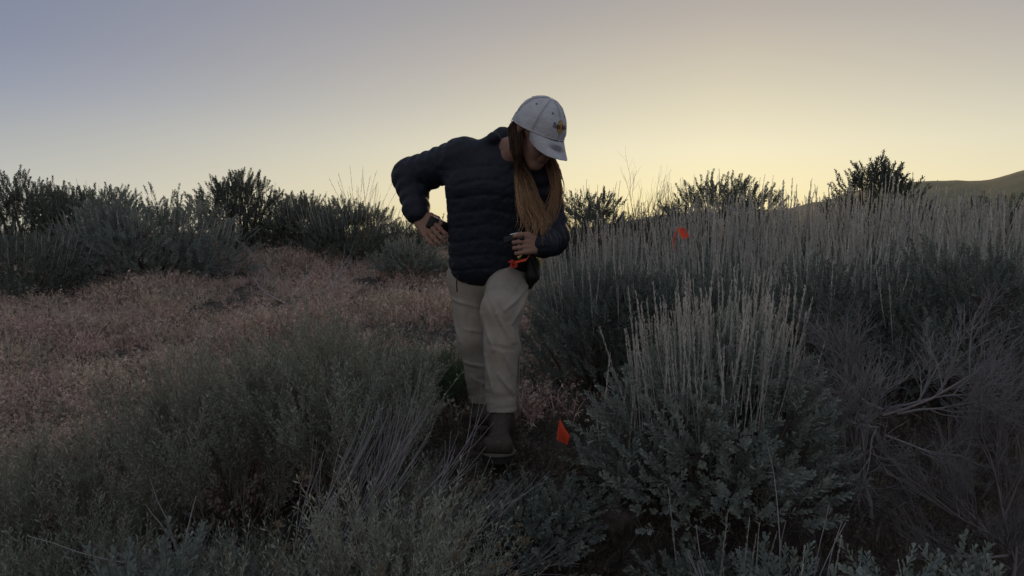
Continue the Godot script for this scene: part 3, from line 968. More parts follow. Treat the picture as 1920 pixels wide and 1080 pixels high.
# bones as [a, b, ra, rb, (ripple height, ripple period)], joined by a smooth minimum and meshed as surface nets.
# cuts: [point, outward normal, reach] trim hems flat.
func nets(bones: Array, cell: float, k: float, base: Vector3, st_arrays: Dictionary, cuts := [], push := 0) -> void:
	var lo := Vector3(1e9, 1e9, 1e9)
	var hi := -lo
	for b in bones:
		for q in [[b[0], b[2]], [b[1], b[3]]]:
			var rr := Vector3.ONE * (q[1] as float)
			lo = lo.min(q[0] - rr)
			hi = hi.max(q[0] + rr)
	lo -= Vector3.ONE * cell * 3.0
	hi += Vector3.ONE * cell * 3.0
	var nx := int((hi.x - lo.x) / cell) + 2
	var ny := int((hi.y - lo.y) / cell) + 2
	var nz := int((hi.z - lo.z) / cell) + 2
	var D := PackedFloat32Array()
	D.resize(nx * ny * nz)
	D.fill(1.0)
	var sxy := nx * ny
	for b in bones:
		var a: Vector3 = b[0]
		var e: Vector3 = b[1]
		var ra: float = b[2]
		var rb: float = b[3]
		var rip := 0.0
		var per := 1.0
		if b.size() > 4:
			rip = b[4]
			per = b[5]
		var m := maxf(ra, rb) + k + cell * 2.0
		var bl := ((a.min(e) - Vector3.ONE * m - lo) / cell).floor()
		var bh := ((a.max(e) + Vector3.ONE * m - lo) / cell).ceil()
		var ba := e - a
		var len2 := maxf(ba.length_squared(), 1e-8)
		var length := sqrt(len2)
		for z in range(maxi(int(bl.z), 0), mini(int(bh.z) + 1, nz)):
			for y in range(maxi(int(bl.y), 0), mini(int(bh.y) + 1, ny)):
				var row := z * sxy + y * nx
				for x in range(maxi(int(bl.x), 0), mini(int(bh.x) + 1, nx)):
					var p := lo + Vector3(x, y, z) * cell
					var pa := p - a
					var t := clampf(pa.dot(ba) / len2, 0.0, 1.0)
					var r := ra + (rb - ra) * t
					if rip > 0.0: r += rip * (absf(sin(PI * t * length / per)) - 0.6)
					var d := (pa - ba * t).length() - r
					var o := D[row + x]
					var hh := k - absf(d - o)
					if hh > 0.0: d = minf(d, o) - hh * hh * 0.25 / k
					elif o < d: continue
					D[row + x] = d
	for c in cuts:
		var cp: Vector3 = c[0]
		var cn: Vector3 = c[1]
		var reach: float = c[2]
		var bl := ((cp - Vector3.ONE * reach - lo) / cell).floor()
		var bh := ((cp + Vector3.ONE * reach - lo) / cell).ceil()
		for z in range(maxi(int(bl.z), 0), mini(int(bh.z) + 1, nz)):
			for y in range(maxi(int(bl.y), 0), mini(int(bh.y) + 1, ny)):
				for x in range(maxi(int(bl.x), 0), mini(int(bh.x) + 1, nx)):
					var p := lo + Vector3(x, y, z) * cell
					if (p - cp).length() < reach:
						var i := z * sxy + y * nx + x
						D[i] = maxf(D[i], (p - cp).dot(cn))
	var id := PackedInt32Array()
	id.resize(D.size())
	id.fill(-1)
	var verts: PackedVector3Array = st_arrays.v
	var norms: PackedVector3Array = st_arrays.n
	var index: PackedInt32Array = st_arrays.i
	var corner := [0, 1, nx, nx + 1, sxy, sxy + 1, sxy + nx, sxy + nx + 1]
	var cpos := [Vector3(0, 0, 0), Vector3(1, 0, 0), Vector3(0, 1, 0), Vector3(1, 1, 0), Vector3(0, 0, 1), Vector3(1, 0, 1), Vector3(0, 1, 1), Vector3(1, 1, 1)]
	var edges := [[0, 1], [2, 3], [4, 5], [6, 7], [0, 2], [1, 3], [4, 6], [5, 7], [0, 4], [1, 5], [2, 6], [3, 7]]
	for z in nz - 1:
		for y in ny - 1:
			for x in nx - 1:
				var i := z * sxy + y * nx + x
				var s0 := D[i] < 0.0
				if (D[i + 1] < 0.0) == s0 and (D[i + nx] < 0.0) == s0 and (D[i + nx + 1] < 0.0) == s0 and (D[i + sxy] < 0.0) == s0 and (D[i + sxy + 1] < 0.0) == s0 and (D[i + sxy + nx] < 0.0) == s0 and (D[i + sxy + nx + 1] < 0.0) == s0:
					continue
				var sum := Vector3.ZERO
				var n := 0
				for e in edges:
					var d0: float = D[i + corner[e[0]]]
					var d1: float = D[i + corner[e[1]]]
					if (d0 < 0.0) != (d1 < 0.0):
						sum += (cpos[e[0]] as Vector3).lerp(cpos[e[1]], d0 / (d0 - d1))
						n += 1
				var f := sum / n
				var d000 := D[i]
				var gx := D[i + 1] - d000 + D[i + nx + 1] - D[i + nx] + D[i + sxy + 1] - D[i + sxy] + D[i + sxy + nx + 1] - D[i + sxy + nx]
				var gy := D[i + nx] - d000 + D[i + nx + 1] - D[i + 1] + D[i + sxy + nx] - D[i + sxy] + D[i + sxy + nx + 1] - D[i + sxy + 1]
				var gz := D[i + sxy] - d000 + D[i + sxy + 1] - D[i + 1] + D[i + sxy + nx] - D[i + nx] + D[i + sxy + nx + 1] - D[i + nx + 1]
				var nn := Vector3(gx, gy, gz).normalized()
				var p := lo + (Vector3(x, y, z) + f) * cell
				if push == 1: p += nn * baffles(p)
				elif push == 2: p += nn * folds(p)
				id[i] = verts.size()
				verts.append(p - base)
				norms.append(nn)
	for z in range(1, nz - 1):
		for y in range(1, ny - 1):
			for x in range(1, nx - 1):
				var i := z * sxy + y * nx + x
				var s := D[i] < 0.0
				if (D[i + 1] < 0.0) != s: quad(index, id[i - nx - sxy], id[i - sxy], id[i], id[i - nx], s)
				if (D[i + nx] < 0.0) != s: quad(index, id[i - 1 - sxy], id[i - 1], id[i], id[i - sxy], s)
				if (D[i + sxy] < 0.0) != s: quad(index, id[i - 1 - nx], id[i - nx], id[i], id[i - 1], s)
	st_arrays.v = verts
	st_arrays.n = norms
	st_arrays.i = index

func quad(ix: PackedInt32Array, a: int, b: int, c: int, d: int, s: bool) -> void:
	if a < 0 or b < 0 or c < 0 or d < 0: return
	if s: ix.append_array(PackedInt32Array([a, c, b, a, d, c]))
	else: ix.append_array(PackedInt32Array([a, b, c, a, c, d]))

func fresh() -> Dictionary:
	return {v = PackedVector3Array(), n = PackedVector3Array(), i = PackedInt32Array()}

# renew: work the normals out again from the pushed surface
func net_mesh(a: Dictionary, renew := false) -> ArrayMesh:
	var v: PackedVector3Array = a.v
	var n: PackedVector3Array = a.n
	var ix: PackedInt32Array = a.i
	for t in range(0, ix.size(), 3):
		var f := (v[ix[t + 2]] - v[ix[t]]).cross(v[ix[t + 1]] - v[ix[t]])
		if f.dot(n[ix[t]] + n[ix[t + 1]] + n[ix[t + 2]]) < 0.0:
			var q := ix[t + 1]
			ix[t + 1] = ix[t + 2]
			ix[t + 2] = q
	if renew:
		var acc := PackedVector3Array()
		acc.resize(v.size())
		for t in range(0, ix.size(), 3):
			var f := (v[ix[t + 2]] - v[ix[t]]).cross(v[ix[t + 1]] - v[ix[t]])
			for q in 3: acc[ix[t + q]] += f
		for i in v.size():
			var m := acc[i].normalized()
			n[i] = m if m.dot(n[i]) > 0.0 else -m
	var arr := []
	arr.resize(Mesh.ARRAY_MAX)
	arr[Mesh.ARRAY_VERTEX] = v
	arr[Mesh.ARRAY_NORMAL] = n
	arr[Mesh.ARRAY_INDEX] = ix
	var m := ArrayMesh.new()
	m.add_surface_from_arrays(Mesh.PRIMITIVE_TRIANGLES, arr)
	return m

# joints of the walking pose, in metres
const HEAD := Vector3(0.098, 1.680, -3.0)
const NECK := Vector3(-0.015, 1.635, -3.17)
const SH_R := Vector3(-0.205, 1.605, -3.25)
const EL_R := Vector3(-0.470, 1.545, -3.44)
const WR_R := Vector3(-0.420, 1.362, -3.3)
const SH_L := Vector3(0.115, 1.535, -3.14)
const EL_L := Vector3(0.166, 1.272, -3.15)
const WR_L := Vector3(0.118, 1.236, -2.975)
const HIP_F := Vector3(-0.005, 1.086, -3.3)
const KNEE_F := Vector3(-0.043, 0.975, -3.0)
const ANK_F := Vector3(-0.043, 0.552, -2.95)
const HIP_B := Vector3(-0.188, 1.08, -3.36)
const KNEE_B := Vector3(-0.170, 0.80, -3.31)
const ANK_B := Vector3(-0.134, 0.515, -3.33)

var HF := Vector3.ZERO   # the head's forward, up and left
var HU := Vector3.ZERO
var HS := Vector3.ZERO

func hd(s: float, u: float, f: float) -> Vector3:
	return HEAD + HS * s + HU * u + HF * f

func baffles(p: Vector3) -> float:
	# quilted rows on the trunk of the jacket, with creases
	var w := 0.0
	if p.x > -0.33 and p.x < 0.16 and p.y < 1.6:
		var y := p.y + 0.012 * sin(p.x * 17.0) + 0.05 * p.x
		w = -0.006 * pow(1.0 - absf(sin(PI * y / 0.062)), 5.0)
	return w + wrinkle.get_noise_3d(p.x * 14.0, p.y * 20.0, p.z * 14.0) * 0.0032

const CREASES := [[Vector2(0.07, 1.11), Vector2(-0.011, 1.014), -0.004], [Vector2(0.064, 1.057), Vector2(-0.026, 0.982), 0.010], [Vector2(0.053, 1.025), Vector2(0.004, 0.928), 0.010], [Vector2(-0.11, 1.042), Vector2(-0.047, 0.913), -0.004], [Vector2(-0.121, 0.961), Vector2(-0.073, 0.821), 0.010], [Vector2(-0.06, 0.965), Vector2(0.0, 0.849), 0.010], [Vector2(-0.096, 0.842), Vector2(0.013, 0.819), -0.004], [Vector2(-0.107, 0.793), Vector2(-0.082, 0.669), 0.010], [Vector2(-0.054, 0.724), Vector2(0.006, 0.641), 0.010], [Vector2(0.038, 1.152), Vector2(-0.053, 1.106), 0.010], [Vector2(-0.011, 0.922), Vector2(0.015, 0.849), 0.010], [Vector2(-0.074, 1.025), Vector2(-0.032, 0.961), -0.004], [Vector2(-0.032, 0.81), Vector2(0.0, 0.724), 0.010], [Vector2(-0.297, 0.995), Vector2(-0.151, 0.957), 0.008], [Vector2(-0.22, 0.708), Vector2(-0.126, 0.689), 0.008], [Vector2(-0.183, 0.642), Vector2(-0.117, 0.604), 0.005], [Vector2(-0.283, 0.953), Vector2(-0.229, 0.8), 0.008], [Vector2(-0.21, 0.859), Vector2(-0.14, 0.847), 0.008]]

func folds(p: Vector3) -> float:
	# creases drawn out from the knee and the crotch, slack rings above the hems
	var w := 0.0
	var q := Vector2(p.x, p.y)
	for c in CREASES:
		var a: Vector2 = c[0]
		var b: Vector2 = c[1]
		var t := clampf((q - a).dot(b - a) / (b - a).length_squared(), 0.0, 1.0)
		var d := (q - a.lerp(b, t)).length()
		if d < 0.03:
			var k := d / 0.0075
			w += (c[2] as float) * exp(-k * k) * (0.35 + 0.65 * sin(PI * clampf(t, 0.08, 0.92)))
	w += wrinkle.get_noise_3d(p.x * 7.0, p.y * 5.0, p.z * 7.0) * 0.006
	w += wrinkle.get_noise_3d(p.x * 6.0, p.y * 24.0, p.z * 6.0 + 40.0) * 0.004 * smoothstep(0.76, 0.62, p.y)
	return w

func finger(bones: Array, at: Vector3, d1: Vector3, d2: Vector3, d3: Vector3, l: float, r: float) -> void:
	var a := at + d1.normalized() * l * 0.45
	var b := a + d2.normalized() * l * 0.32
	var c := b + d3.normalized() * l * 0.25
	bones.append([at, a, r * 1.08, r])
	bones.append([a, b, r, r * 0.92])
	bones.append([b, c, r * 0.92, r * 0.78])

func build_person() -> void:
	HF = Vector3(0.53, -0.56, 0.63).normalized()
	HS = Vector3.UP.cross(HF).normalized().rotated(HF, -0.06)
	HU = HF.cross(HS).normalized()
	var base := Vector3(-0.09, 0.40, -3.15)
	var t := thing("person", "person in dark puffer jacket, khaki trousers and pale cap stepping down, looking at the waist", "person", base)

	# the body, one continuous figure; head and hands on finer grids
	var body := fresh()
	nets([[SH_R, SH_L, 0.06, 0.06], [Vector3(-0.15, 1.49, -3.24), Vector3(0.04, 1.47, -3.19), 0.09, 0.09],
		[Vector3(-0.13, 1.45, -3.25), Vector3(-0.15, 1.12, -3.32), 0.09, 0.095], [Vector3(0.0, 1.45, -3.2), Vector3(-0.04, 1.12, -3.3), 0.09, 0.095],
		[SH_R, EL_R, 0.05, 0.038], [EL_R, WR_R, 0.038, 0.026], [SH_L, EL_L, 0.05, 0.038], [EL_L, WR_L, 0.038, 0.026],
		[HIP_B, HIP_F, 0.08, 0.08], [HIP_F, KNEE_F, 0.078, 0.055], [KNEE_F, ANK_F, 0.052, 0.036], [HIP_B, KNEE_B, 0.075, 0.055], [KNEE_B, ANK_B, 0.052, 0.036],
		[ANK_F, ANK_F + Vector3(0, -0.1, 0.1), 0.034, 0.03], [ANK_B, ANK_B + Vector3(0.01, -0.05, 0.12), 0.034, 0.03],
		[Vector3(-0.04, 1.58, -3.2), hd(0, -0.07, -0.035), 0.055, 0.05]], 0.014, 0.04, base, body)
	var head := [[hd(0, 0.035, -0.03), hd(0, 0.04, 0.02), 0.08, 0.078], [hd(0, 0.0, 0.04), hd(0, -0.06, 0.052), 0.056, 0.044],
		[hd(0, -0.088, 0.05), hd(0, -0.097, 0.07), 0.024, 0.022], [hd(0.05, -0.05, 0.0), hd(0.01, -0.095, 0.062), 0.02, 0.02], [hd(-0.05, -0.05, 0.0), hd(-0.01, -0.095, 0.062), 0.02, 0.02],
		[hd(0.034, -0.028, 0.058), hd(0.03, -0.04, 0.062), 0.027, 0.026], [hd(-0.034, -0.028, 0.058), hd(-0.03, -0.04, 0.062), 0.027, 0.026],
		[hd(0, -0.06, -0.03), NECK, 0.047, 0.055], [hd(0, -0.05, 0.03), NECK + Vector3(0.03, -0.02, 0.05), 0.03, 0.045]]
	nets(head, 0.005, 0.025, base, body)
	nets([[hd(0, 0.005, 0.088), hd(0, -0.03, 0.112), 0.009, 0.011], [hd(-0.009, -0.032, 0.103), hd(0.009, -0.032, 0.103), 0.008, 0.008], [hd(-0.032, 0.018, 0.082), hd(0.032, 0.018, 0.082), 0.014, 0.014],
		[hd(-0.018, -0.058, 0.092), hd(0.018, -0.058, 0.092), 0.0065, 0.008], [hd(-0.014, -0.068, 0.091), hd(0.014, -0.068, 0.091), 0.0075, 0.010], [hd(0, -0.03, 0.085), hd(0, -0.06, 0.085), 0.02, 0.02],
		[hd(-0.079, -0.02, -0.008), hd(-0.084, 0.012, -0.016), 0.008, 0.012], [hd(0.079, -0.02, -0.008), hd(0.084, 0.012, -0.016), 0.008, 0.012], [hd(-0.084, 0.012, -0.016), hd(-0.078, 0.015, 0.0), 0.009, 0.008]], 0.004, 0.01, base, body)
	# hand pushed towards the back pocket
	var hb := []
	var h := Vector3(0.62, -0.66, 0.42).normalized()
	var wv := Vector3(-0.66, -0.70, 0.1).normalized()
	var kn := WR_R + h * 0.095
	for i in 4:
		var o := wv * (i / 3.0 - 0.5) * 0.066
		hb.append([WR_R + o * 0.45, kn + o, 0.019, 0.0125])
		finger(hb, kn + o, h + Vector3(0.12 * (1 - i), 0, 0), h + Vector3(0.25, -0.15, -0.1), h + Vector3(0.3, -0.3, -0.5), [0.084, 0.09, 0.084, 0.068][i], 0.0095 - 0.0006 * i)
	hb.append([WR_R.lerp(EL_R, 0.22), WR_R, 0.026, 0.024])
	hb.append([WR_R + h * 0.015 - wv * 0.015, WR_R + h * 0.05 - wv * 0.044, 0.017, 0.013])
	hb.append([WR_R + h * 0.05 - wv * 0.044, WR_R + h * 0.085 - wv * 0.058, 0.0115, 0.0105])
	hb.append([WR_R + h * 0.085 - wv * 0.058, WR_R + h * 0.115 - wv * 0.056, 0.0105, 0.0085])
	nets(hb, 0.0034, 0.008, base, body)
	# hand in front of the waist, fingers closed on a small handset
	var hl := []
	var g := Vector3(-0.93, 0.06, 0.36).normalized()
	var gv := Vector3(-0.05, -0.97, 0.2).normalized()
	var kl := WR_L + g * 0.068
	for i in 4:
		var o := gv * (i / 3.0 - 0.5) * 0.06
		hl.append([WR_L + o * 0.5, kl + o, 0.018, 0.012])
		finger(hl, kl + o, g + gv * 0.12 * (i - 1.5) + Vector3(0, -0.1, 0.05), g + Vector3(0.1, -0.15, -0.7), Vector3(-0.1, -0.05, -1), [0.062, 0.068, 0.064, 0.052][i], 0.009 - 0.0005 * i)
	hl.append([WR_L.lerp(EL_L, 0.25), WR_L, 0.025, 0.023])
	hl.append([WR_L + g * 0.02 - gv * 0.02, WR_L + g * 0.06 - gv * 0.04, 0.016, 0.012])
	hl.append([WR_L + g * 0.06 - gv * 0.04, WR_L + g * 0.095 - gv * 0.038 + Vector3(0, 0, 0.006), 0.011, 0.010])
	hl.append([WR_L + g * 0.095 - gv * 0.038 + Vector3(0, 0, 0.006), WR_L + g * 0.118 - gv * 0.03, 0.010, 0.008])
	nets(hl, 0.0034, 0.007, base, body)
	var bm := part("body", net_mesh(body), M.skin, t)
	for s in [-1, 1]:
		var eye := SphereMesh.new()
		eye.radius = 0.0105
		eye.height = 0.021
		eye.radial_segments = 16
		eye.rings = 8
		var eo := part("eye", eye, M.eye, bm)
		eo.position = hd(0.03 * s, -0.002, 0.083) - base

	# quilted jacket
	var jk := fresh()
	nets([[SH_R, SH_L, 0.09, 0.082], [Vector3(-0.16, 1.50, -3.25), Vector3(0.04, 1.48, -3.2), 0.125, 0.12],
		[Vector3(-0.163, 1.48, -3.25), Vector3(-0.168, 1.155, -3.3), 0.125, 0.115], [Vector3(0.03, 1.46, -3.2), Vector3(-0.01, 1.19, -3.25), 0.12, 0.112],
		[Vector3(-0.07, 1.48, -3.22), Vector3(-0.085, 1.165, -3.27), 0.14, 0.125],
		[Vector3(-0.10, 1.655, -3.22), Vector3(-0.04, 1.70, -3.26), 0.035, 0.038], [Vector3(-0.04, 1.70, -3.26), Vector3(0.03, 1.665, -3.24), 0.038, 0.03], [Vector3(-0.105, 1.65, -3.2), Vector3(-0.075, 1.68, -3.15), 0.034, 0.03],
		[Vector3(-0.06, 1.60, -3.2), Vector3(0.02, 1.59, -3.13), 0.06, 0.05],
		[SH_R, EL_R, 0.092, 0.08, 0.010, 0.058], [EL_R, WR_R + (EL_R - WR_R) * 0.1, 0.08, 0.056, 0.010, 0.055], [WR_R + (EL_R - WR_R) * 0.12, WR_R + (EL_R - WR_R) * 0.02, 0.05, 0.036],
		[SH_L, EL_L, 0.086, 0.076, 0.010, 0.058], [EL_L, WR_L + (EL_L - WR_L) * 0.12, 0.072, 0.054, 0.013, 0.042], [WR_L + (EL_L - WR_L) * 0.14, WR_L + (EL_L - WR_L) * 0.04, 0.048, 0.036]], 0.009, 0.035, base, jk, [], 1)
	var jm := part("jacket", net_mesh(jk, true), M.jacket, t)
	# drawcord at the hem
	var zp := begin()
	tube(zp, [Vector3(-0.235, 1.10, -3.20) - base, Vector3(-0.24, 1.07, -3.19) - base, Vector3(-0.238, 1.03, -3.195) - base], 0.003, 0.003, 5)
	part("drawcord", zp.commit(), M.black, jm)

	# trousers
	var tr := fresh()
	nets([[HIP_B, HIP_F, 0.108, 0.108], [HIP_F, KNEE_F, 0.102, 0.080], [KNEE_F, KNEE_F.lerp(ANK_F, 0.35), 0.080, 0.070], [KNEE_F.lerp(ANK_F, 0.35), ANK_F + Vector3(0, -0.05, 0), 0.070, 0.061],
		[HIP_B, KNEE_B, 0.096, 0.074], [KNEE_B, ANK_B + Vector3(0, -0.03, 0), 0.072, 0.054]], 0.005, 0.03, base, tr,
		[[ANK_F + Vector3(0, 0.012, 0), Vector3(0, -1, 0.05).normalized(), 0.14], [ANK_B + Vector3(0, 0.015, 0), Vector3(0.05, -0.9, -0.3).normalized(), 0.13]], 2)
	var tm := part("trousers", net_mesh(tr, true), M.trousers, t)
	var seam := begin()
	for q in [[Vector3(0.012, 1.06, -3.2), Vector3(0.03, 1.0, -3.06), Vector3(0.032, 0.9, -2.975), Vector3(0.03, 0.75, -2.955), Vector3(0.025, 0.6, -2.93)]]:
		var pts := []
		for p in q: pts.append(p - base)
		tube(seam, pts, 0.0025, 0.0025, 4)
	part("seam", seam.commit(), M.seam, tm)
	# boots
	for side in 2:
		var ank: Vector3 = ANK_F if side == 0 else ANK_B
		var toe := Vector3(-0.058, 0.478, -2.742) if side == 0 else Vector3(-0.120, 0.468, -3.185)
		var heel := Vector3(-0.036, 0.438, -2.962) if side == 0 else Vector3(-0.138, 0.472, -3.38)
		boot(t, ank, heel, toe, base)
	# hair
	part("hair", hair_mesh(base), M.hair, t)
	cap(t, base)
	# dark pouch with a strap at the hip
	var po := fresh()
	nets([[Vector3(0.092, 1.165, -3.16), Vector3(0.088, 1.10, -3.16), 0.026, 0.028], [Vector3(0.098, 1.165, -3.2), Vector3(0.095, 1.10, -3.2), 0.026, 0.028], [Vector3(0.088, 1.10, -3.16), Vector3(0.075, 1.055, -3.17), 0.022, 0.014]], 0.006, 0.02, base, po)
	var pm := part("hip_pouch", net_mesh(po), M.black, t)
	var sp := begin()
	tube(sp, [Vector3(0.066, 1.19, -3.12) - base, Vector3(0.092, 1.15, -3.125) - base, Vector3(0.108, 1.10, -3.14) - base], 0.006, 0.006, 6)
	part("strap", sp.commit(), M.rubber, pm)
	var tag := begin()
	tube(tag, [Vector3(0.105, 1.185, -3.12) - base, Vector3(0.118, 1.17, -3.11) - base, Vector3(0.126, 1.145, -3.11) - base], 0.005, 0.0035, 5)
	part("clip", tag.commit(), M.yellow, pm)

func boot(t: Node3D, ank: Vector3, heel: Vector3, toe: Vector3, base: Vector3) -> void:
	var f := (toe - heel).normalized()
	var up := Vector3.UP
	var s := up.cross(f).normalized()
	up = f.cross(s)
	var b := fresh()
	nets([[ank + Vector3(0, -0.012, 0), ank + Vector3(0, -0.05, 0.0), 0.053, 0.052], [ank + Vector3(0, -0.05, 0), heel + up * 0.012, 0.05, 0.045],
		[ank + Vector3(0, -0.03, 0) + f * 0.03, toe - f * 0.06 + up * 0.012, 0.042, 0.036],
		[toe - f * 0.09 + s * 0.018, toe - f * 0.012 + s * 0.024, 0.037, 0.039], [toe - f * 0.09 - s * 0.016, toe - f * 0.016 - s * 0.026, 0.037, 0.037], [heel + up * 0.0, toe - f * 0.02, 0.038, 0.034]],
		0.006, 0.018, base, b, [[heel.lerp(toe, 0.5) - up * 0.024, -up, 0.17]])
	var bm := part("boot", net_mesh(b), M.leather, t)
	# sole: outline stretched from heel to toe
	var out := []
	var back := heel - f * 0.042
	var length := (toe + f * 0.036 - back).dot(f)
	for i in 28:
		var an := TAU * i / 28.0
		var c := cos(an)
		var w := 0.051 + 0.015 * c - 0.006 * cos(2.0 * an)
		var k := 0.5 + 0.5 * c
		out.append(back + f * length * k + s * sin(an) * w * 1.08)
	for layer in [["welt", -0.0235, -0.033, 1.04, M.welt], ["sole", -0.0332, -0.060, 1.0, M.rubber]]:
		var st := begin()
		var mid := back + f * length * 0.5
		var lift0: Vector3 = up * (layer[1] as float)
		var lift1: Vector3 = up * (layer[2] as float)
		for i in 28:
			var p0: Vector3 = mid + (out[i] - mid) * (layer[3] as float)
			var p1: Vector3 = mid + (out[(i + 1) % 28] - mid) * (layer[3] as float)
			var n := ((p0 + p1) * 0.5 - mid).normalized()
			var q := [p0 + lift0 - base, p1 + lift0 - base, p1 + lift1 - base, p0 + lift1 - base]
			tri(st, q[0], q[1], q[2], n, Color.WHITE)
			tri(st, q[0], q[2], q[3], n, Color.WHITE)
			tri(st, mid + lift0 - base, q[1], q[0], up, Color.WHITE)
			tri(st, mid + lift1 - base, q[3], q[2], -up, Color.WHITE)
		part(layer[0], st.commit(), layer[4], bm)
	var rid := begin()
	for q in [[0.062, 0.042, 0.034], [0.030, 0.040, 0.026]]:
		var arc := []
		for k in 11:
			var an := PI * (k / 10.0)
			arc.append(toe - f * (q[0] as float) * (0.5 + 0.5 * sin(an)) + f * 0.012 + s * cos(an) * 0.062 + up * ((q[2] as float) * 1.1 * sin(an) - 0.004) - base)
		tube(rid, arc, 0.0024, 0.0024, 5)
	part("toe_cap_seam", rid.commit(), M.welt, bm)
	var lace := begin()
	for i in 4:
		var c := ank + Vector3(0, -0.025 - 0.016 * i, 0) + f * (0.05 + 0.014 * i)
		tube(lace, [c - s * 0.03 - base, c + f * 0.008 - base, c + s * 0.03 - base + up * 0.006], 0.0025, 0.0025, 5)
	part("lace", lace.commit(), M.welt, bm)

func hair_mesh(base: Vector3) -> ArrayMesh:
	var st := begin()
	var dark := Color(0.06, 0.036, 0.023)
	var fair_lit := Color(0.34, 0.21, 0.115)  # blond brown of the hair, with the light on its tips painted in
	for lock in 62:
		var near := lock < 48
		var u := rng.randf()
		var w := clampf(rng.randfn() * 0.55, -1.1, 1.1)
		var pts: Array
		if near:
			var root := hd(-0.072 - 0.012 * rng.randf(), 0.015 - 0.05 * rng.randf(), -0.005 - 0.075 * u)
			var low := rng.randf()
			pts = [hd(-0.052, 0.03, -0.01 - 0.06 * u), root, root + Vector3(-0.004 + 0.012 * u, -0.075, 0.015 + 0.01 * rng.randf()), Vector3(0.045 + 0.024 * w, 1.515, -3.025 + 0.022 * rng.randf()),
				Vector3(0.070 + 0.040 * w, 1.42, -3.0 + 0.022 * rng.randf()), Vector3(0.106 + 0.058 * w, 1.335 - 0.01 * absf(w), -2.985 + 0.022 * rng.randf()), Vector3(0.094 + 0.055 * w + rng.randfn() * 0.018, 1.30 - low * 0.075 + absf(w) * 0.03, -2.965 + 0.025 * rng.randf())]
		else:
			var root := hd(0.070 + 0.014 * rng.randf(), 0.01 - 0.04 * rng.randf(), 0.0 - 0.07 * u)
			pts = [hd(0.052, 0.03, -0.06 * u), root, root + Vector3(0.006, -0.06, 0.015), Vector3(0.176 + 0.02 * w, 1.54, -3.03 + 0.02 * w), Vector3(0.186 + 0.02 * w, 1.475, -3.03 + 0.02 * w), Vector3(0.168 + 0.03 * w, 1.40, -3.03), Vector3(0.14 + 0.035 * w, 1.34 - 0.04 * rng.randf(), -3.01)]
		var cv := Curve3D.new()
		for k in pts.size():
			var a: Vector3 = pts[maxi(k - 1, 0)]
			var b: Vector3 = pts[mini(k + 1, pts.size() - 1)]
			cv.add_point(pts[k], -(b - a) / 6.0, (b - a) / 6.0)
		var length := cv.get_baked_length()
		var wave := rng.randf() * TAU
		var wild := rng.randf_range(4.0, 11.0)
		var amp := rng.randf_range(0.005, 0.018)
		var lock_shade := rng.randf_range(0.65, 1.2)
		for hair in 9:
			var off := rnd_dir() * 0.008
			var ends := rng.randf_range(0.74, 1.0)
			var fly := rnd_dir() * 0.03 if hair == 0 else rnd_dir() * 0.006
			var fine: Array = []
			for k in 16:
				var tt := k / 15.0
				var p := cv.sample_baked(length * tt * ends)
				fine.append(p + off * (1.0 - 0.55 * tt) + fly * tt * tt + Vector3(sin(wave + tt * wild), 0.0, cos(wave * 1.7 + tt * wild * 0.8)) * amp * tt - base)
			var shade := lock_shade * rng.randf_range(0.85, 1.15)
			strand(st, fine, 0.0016, (dark if near else fair_lit * 0.7) * shade, fair_lit * shade)  # far-side locks lighter from the root: backlight painted into their colour
	# crown of hair under the cap and behind the ear
	return st.commit()

func strand(st: SurfaceTool, pts: Array, r: float, c0: Color, c1: Color) -> void:
	var prev := []
	for i in pts.size():
		var t: Vector3 = ((pts[mini(i + 1, pts.size() - 1)] as Vector3) - pts[maxi(i - 1, 0)]).normalized()
		var a := t.cross(Vector3(0.2, 0.1, 0.97)).normalized()
		var b := t.cross(a)
		var k := float(i) / (pts.size() - 1)
		var rr := r * (1.0 - 0.75 * k * k)
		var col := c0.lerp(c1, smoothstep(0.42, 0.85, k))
		var ring := []
		for q in 3:
			var nn := a * cos(TAU * q / 3.0) + b * sin(TAU * q / 3.0)
			ring.append([(pts[i] as Vector3) + nn * rr, nn, col])
		if i > 0:
			for q in 3:
				var q2 := (q + 1) % 3
				for e in [prev[q], ring[q], ring[q2], prev[q], ring[q2], prev[q2]]:
					st.set_color(e[2])
					st.set_normal(e[1])
					st.add_vertex(e[0])
		prev = ring

# a point on the cap's crown: th from the front towards the left, ph down from the top
func crown(th: float, ph: float, out: float) -> Vector3:
	var seam := pow(maxf(0.0, cos(3.0 * th)), 14.0) * 0.0016
	var front := maxf(0.0, cos(th))
	var rf := 0.120 + 0.006 * front * sin(ph) - seam + out
	var crease := 0.004 * wrinkle.get_noise_3d(cos(th) * 1.8, ph * 4.0, sin(th) * 1.8) * sin(ph) + 0.003 * wrinkle.get_noise_3d(cos(th) * 2.0, ph * 9.0, sin(th) * 2.0 + 7.0) * smoothstep(0.8, 1.5, ph)
	crease += 0.0045 * wrinkle.get_noise_3d(cos(th) * 0.9 + 5.0, ph * 1.1, sin(th) * 0.9)
	var v := HU * cos(ph) * (0.126 + out) + (HF * cos(th) * rf + HS * sin(th) * (0.1 - seam + out)) * sin(ph)
	return HEAD + HU * 0.026 - HF * 0.006 + v * (1.0 + crease * 6.0)

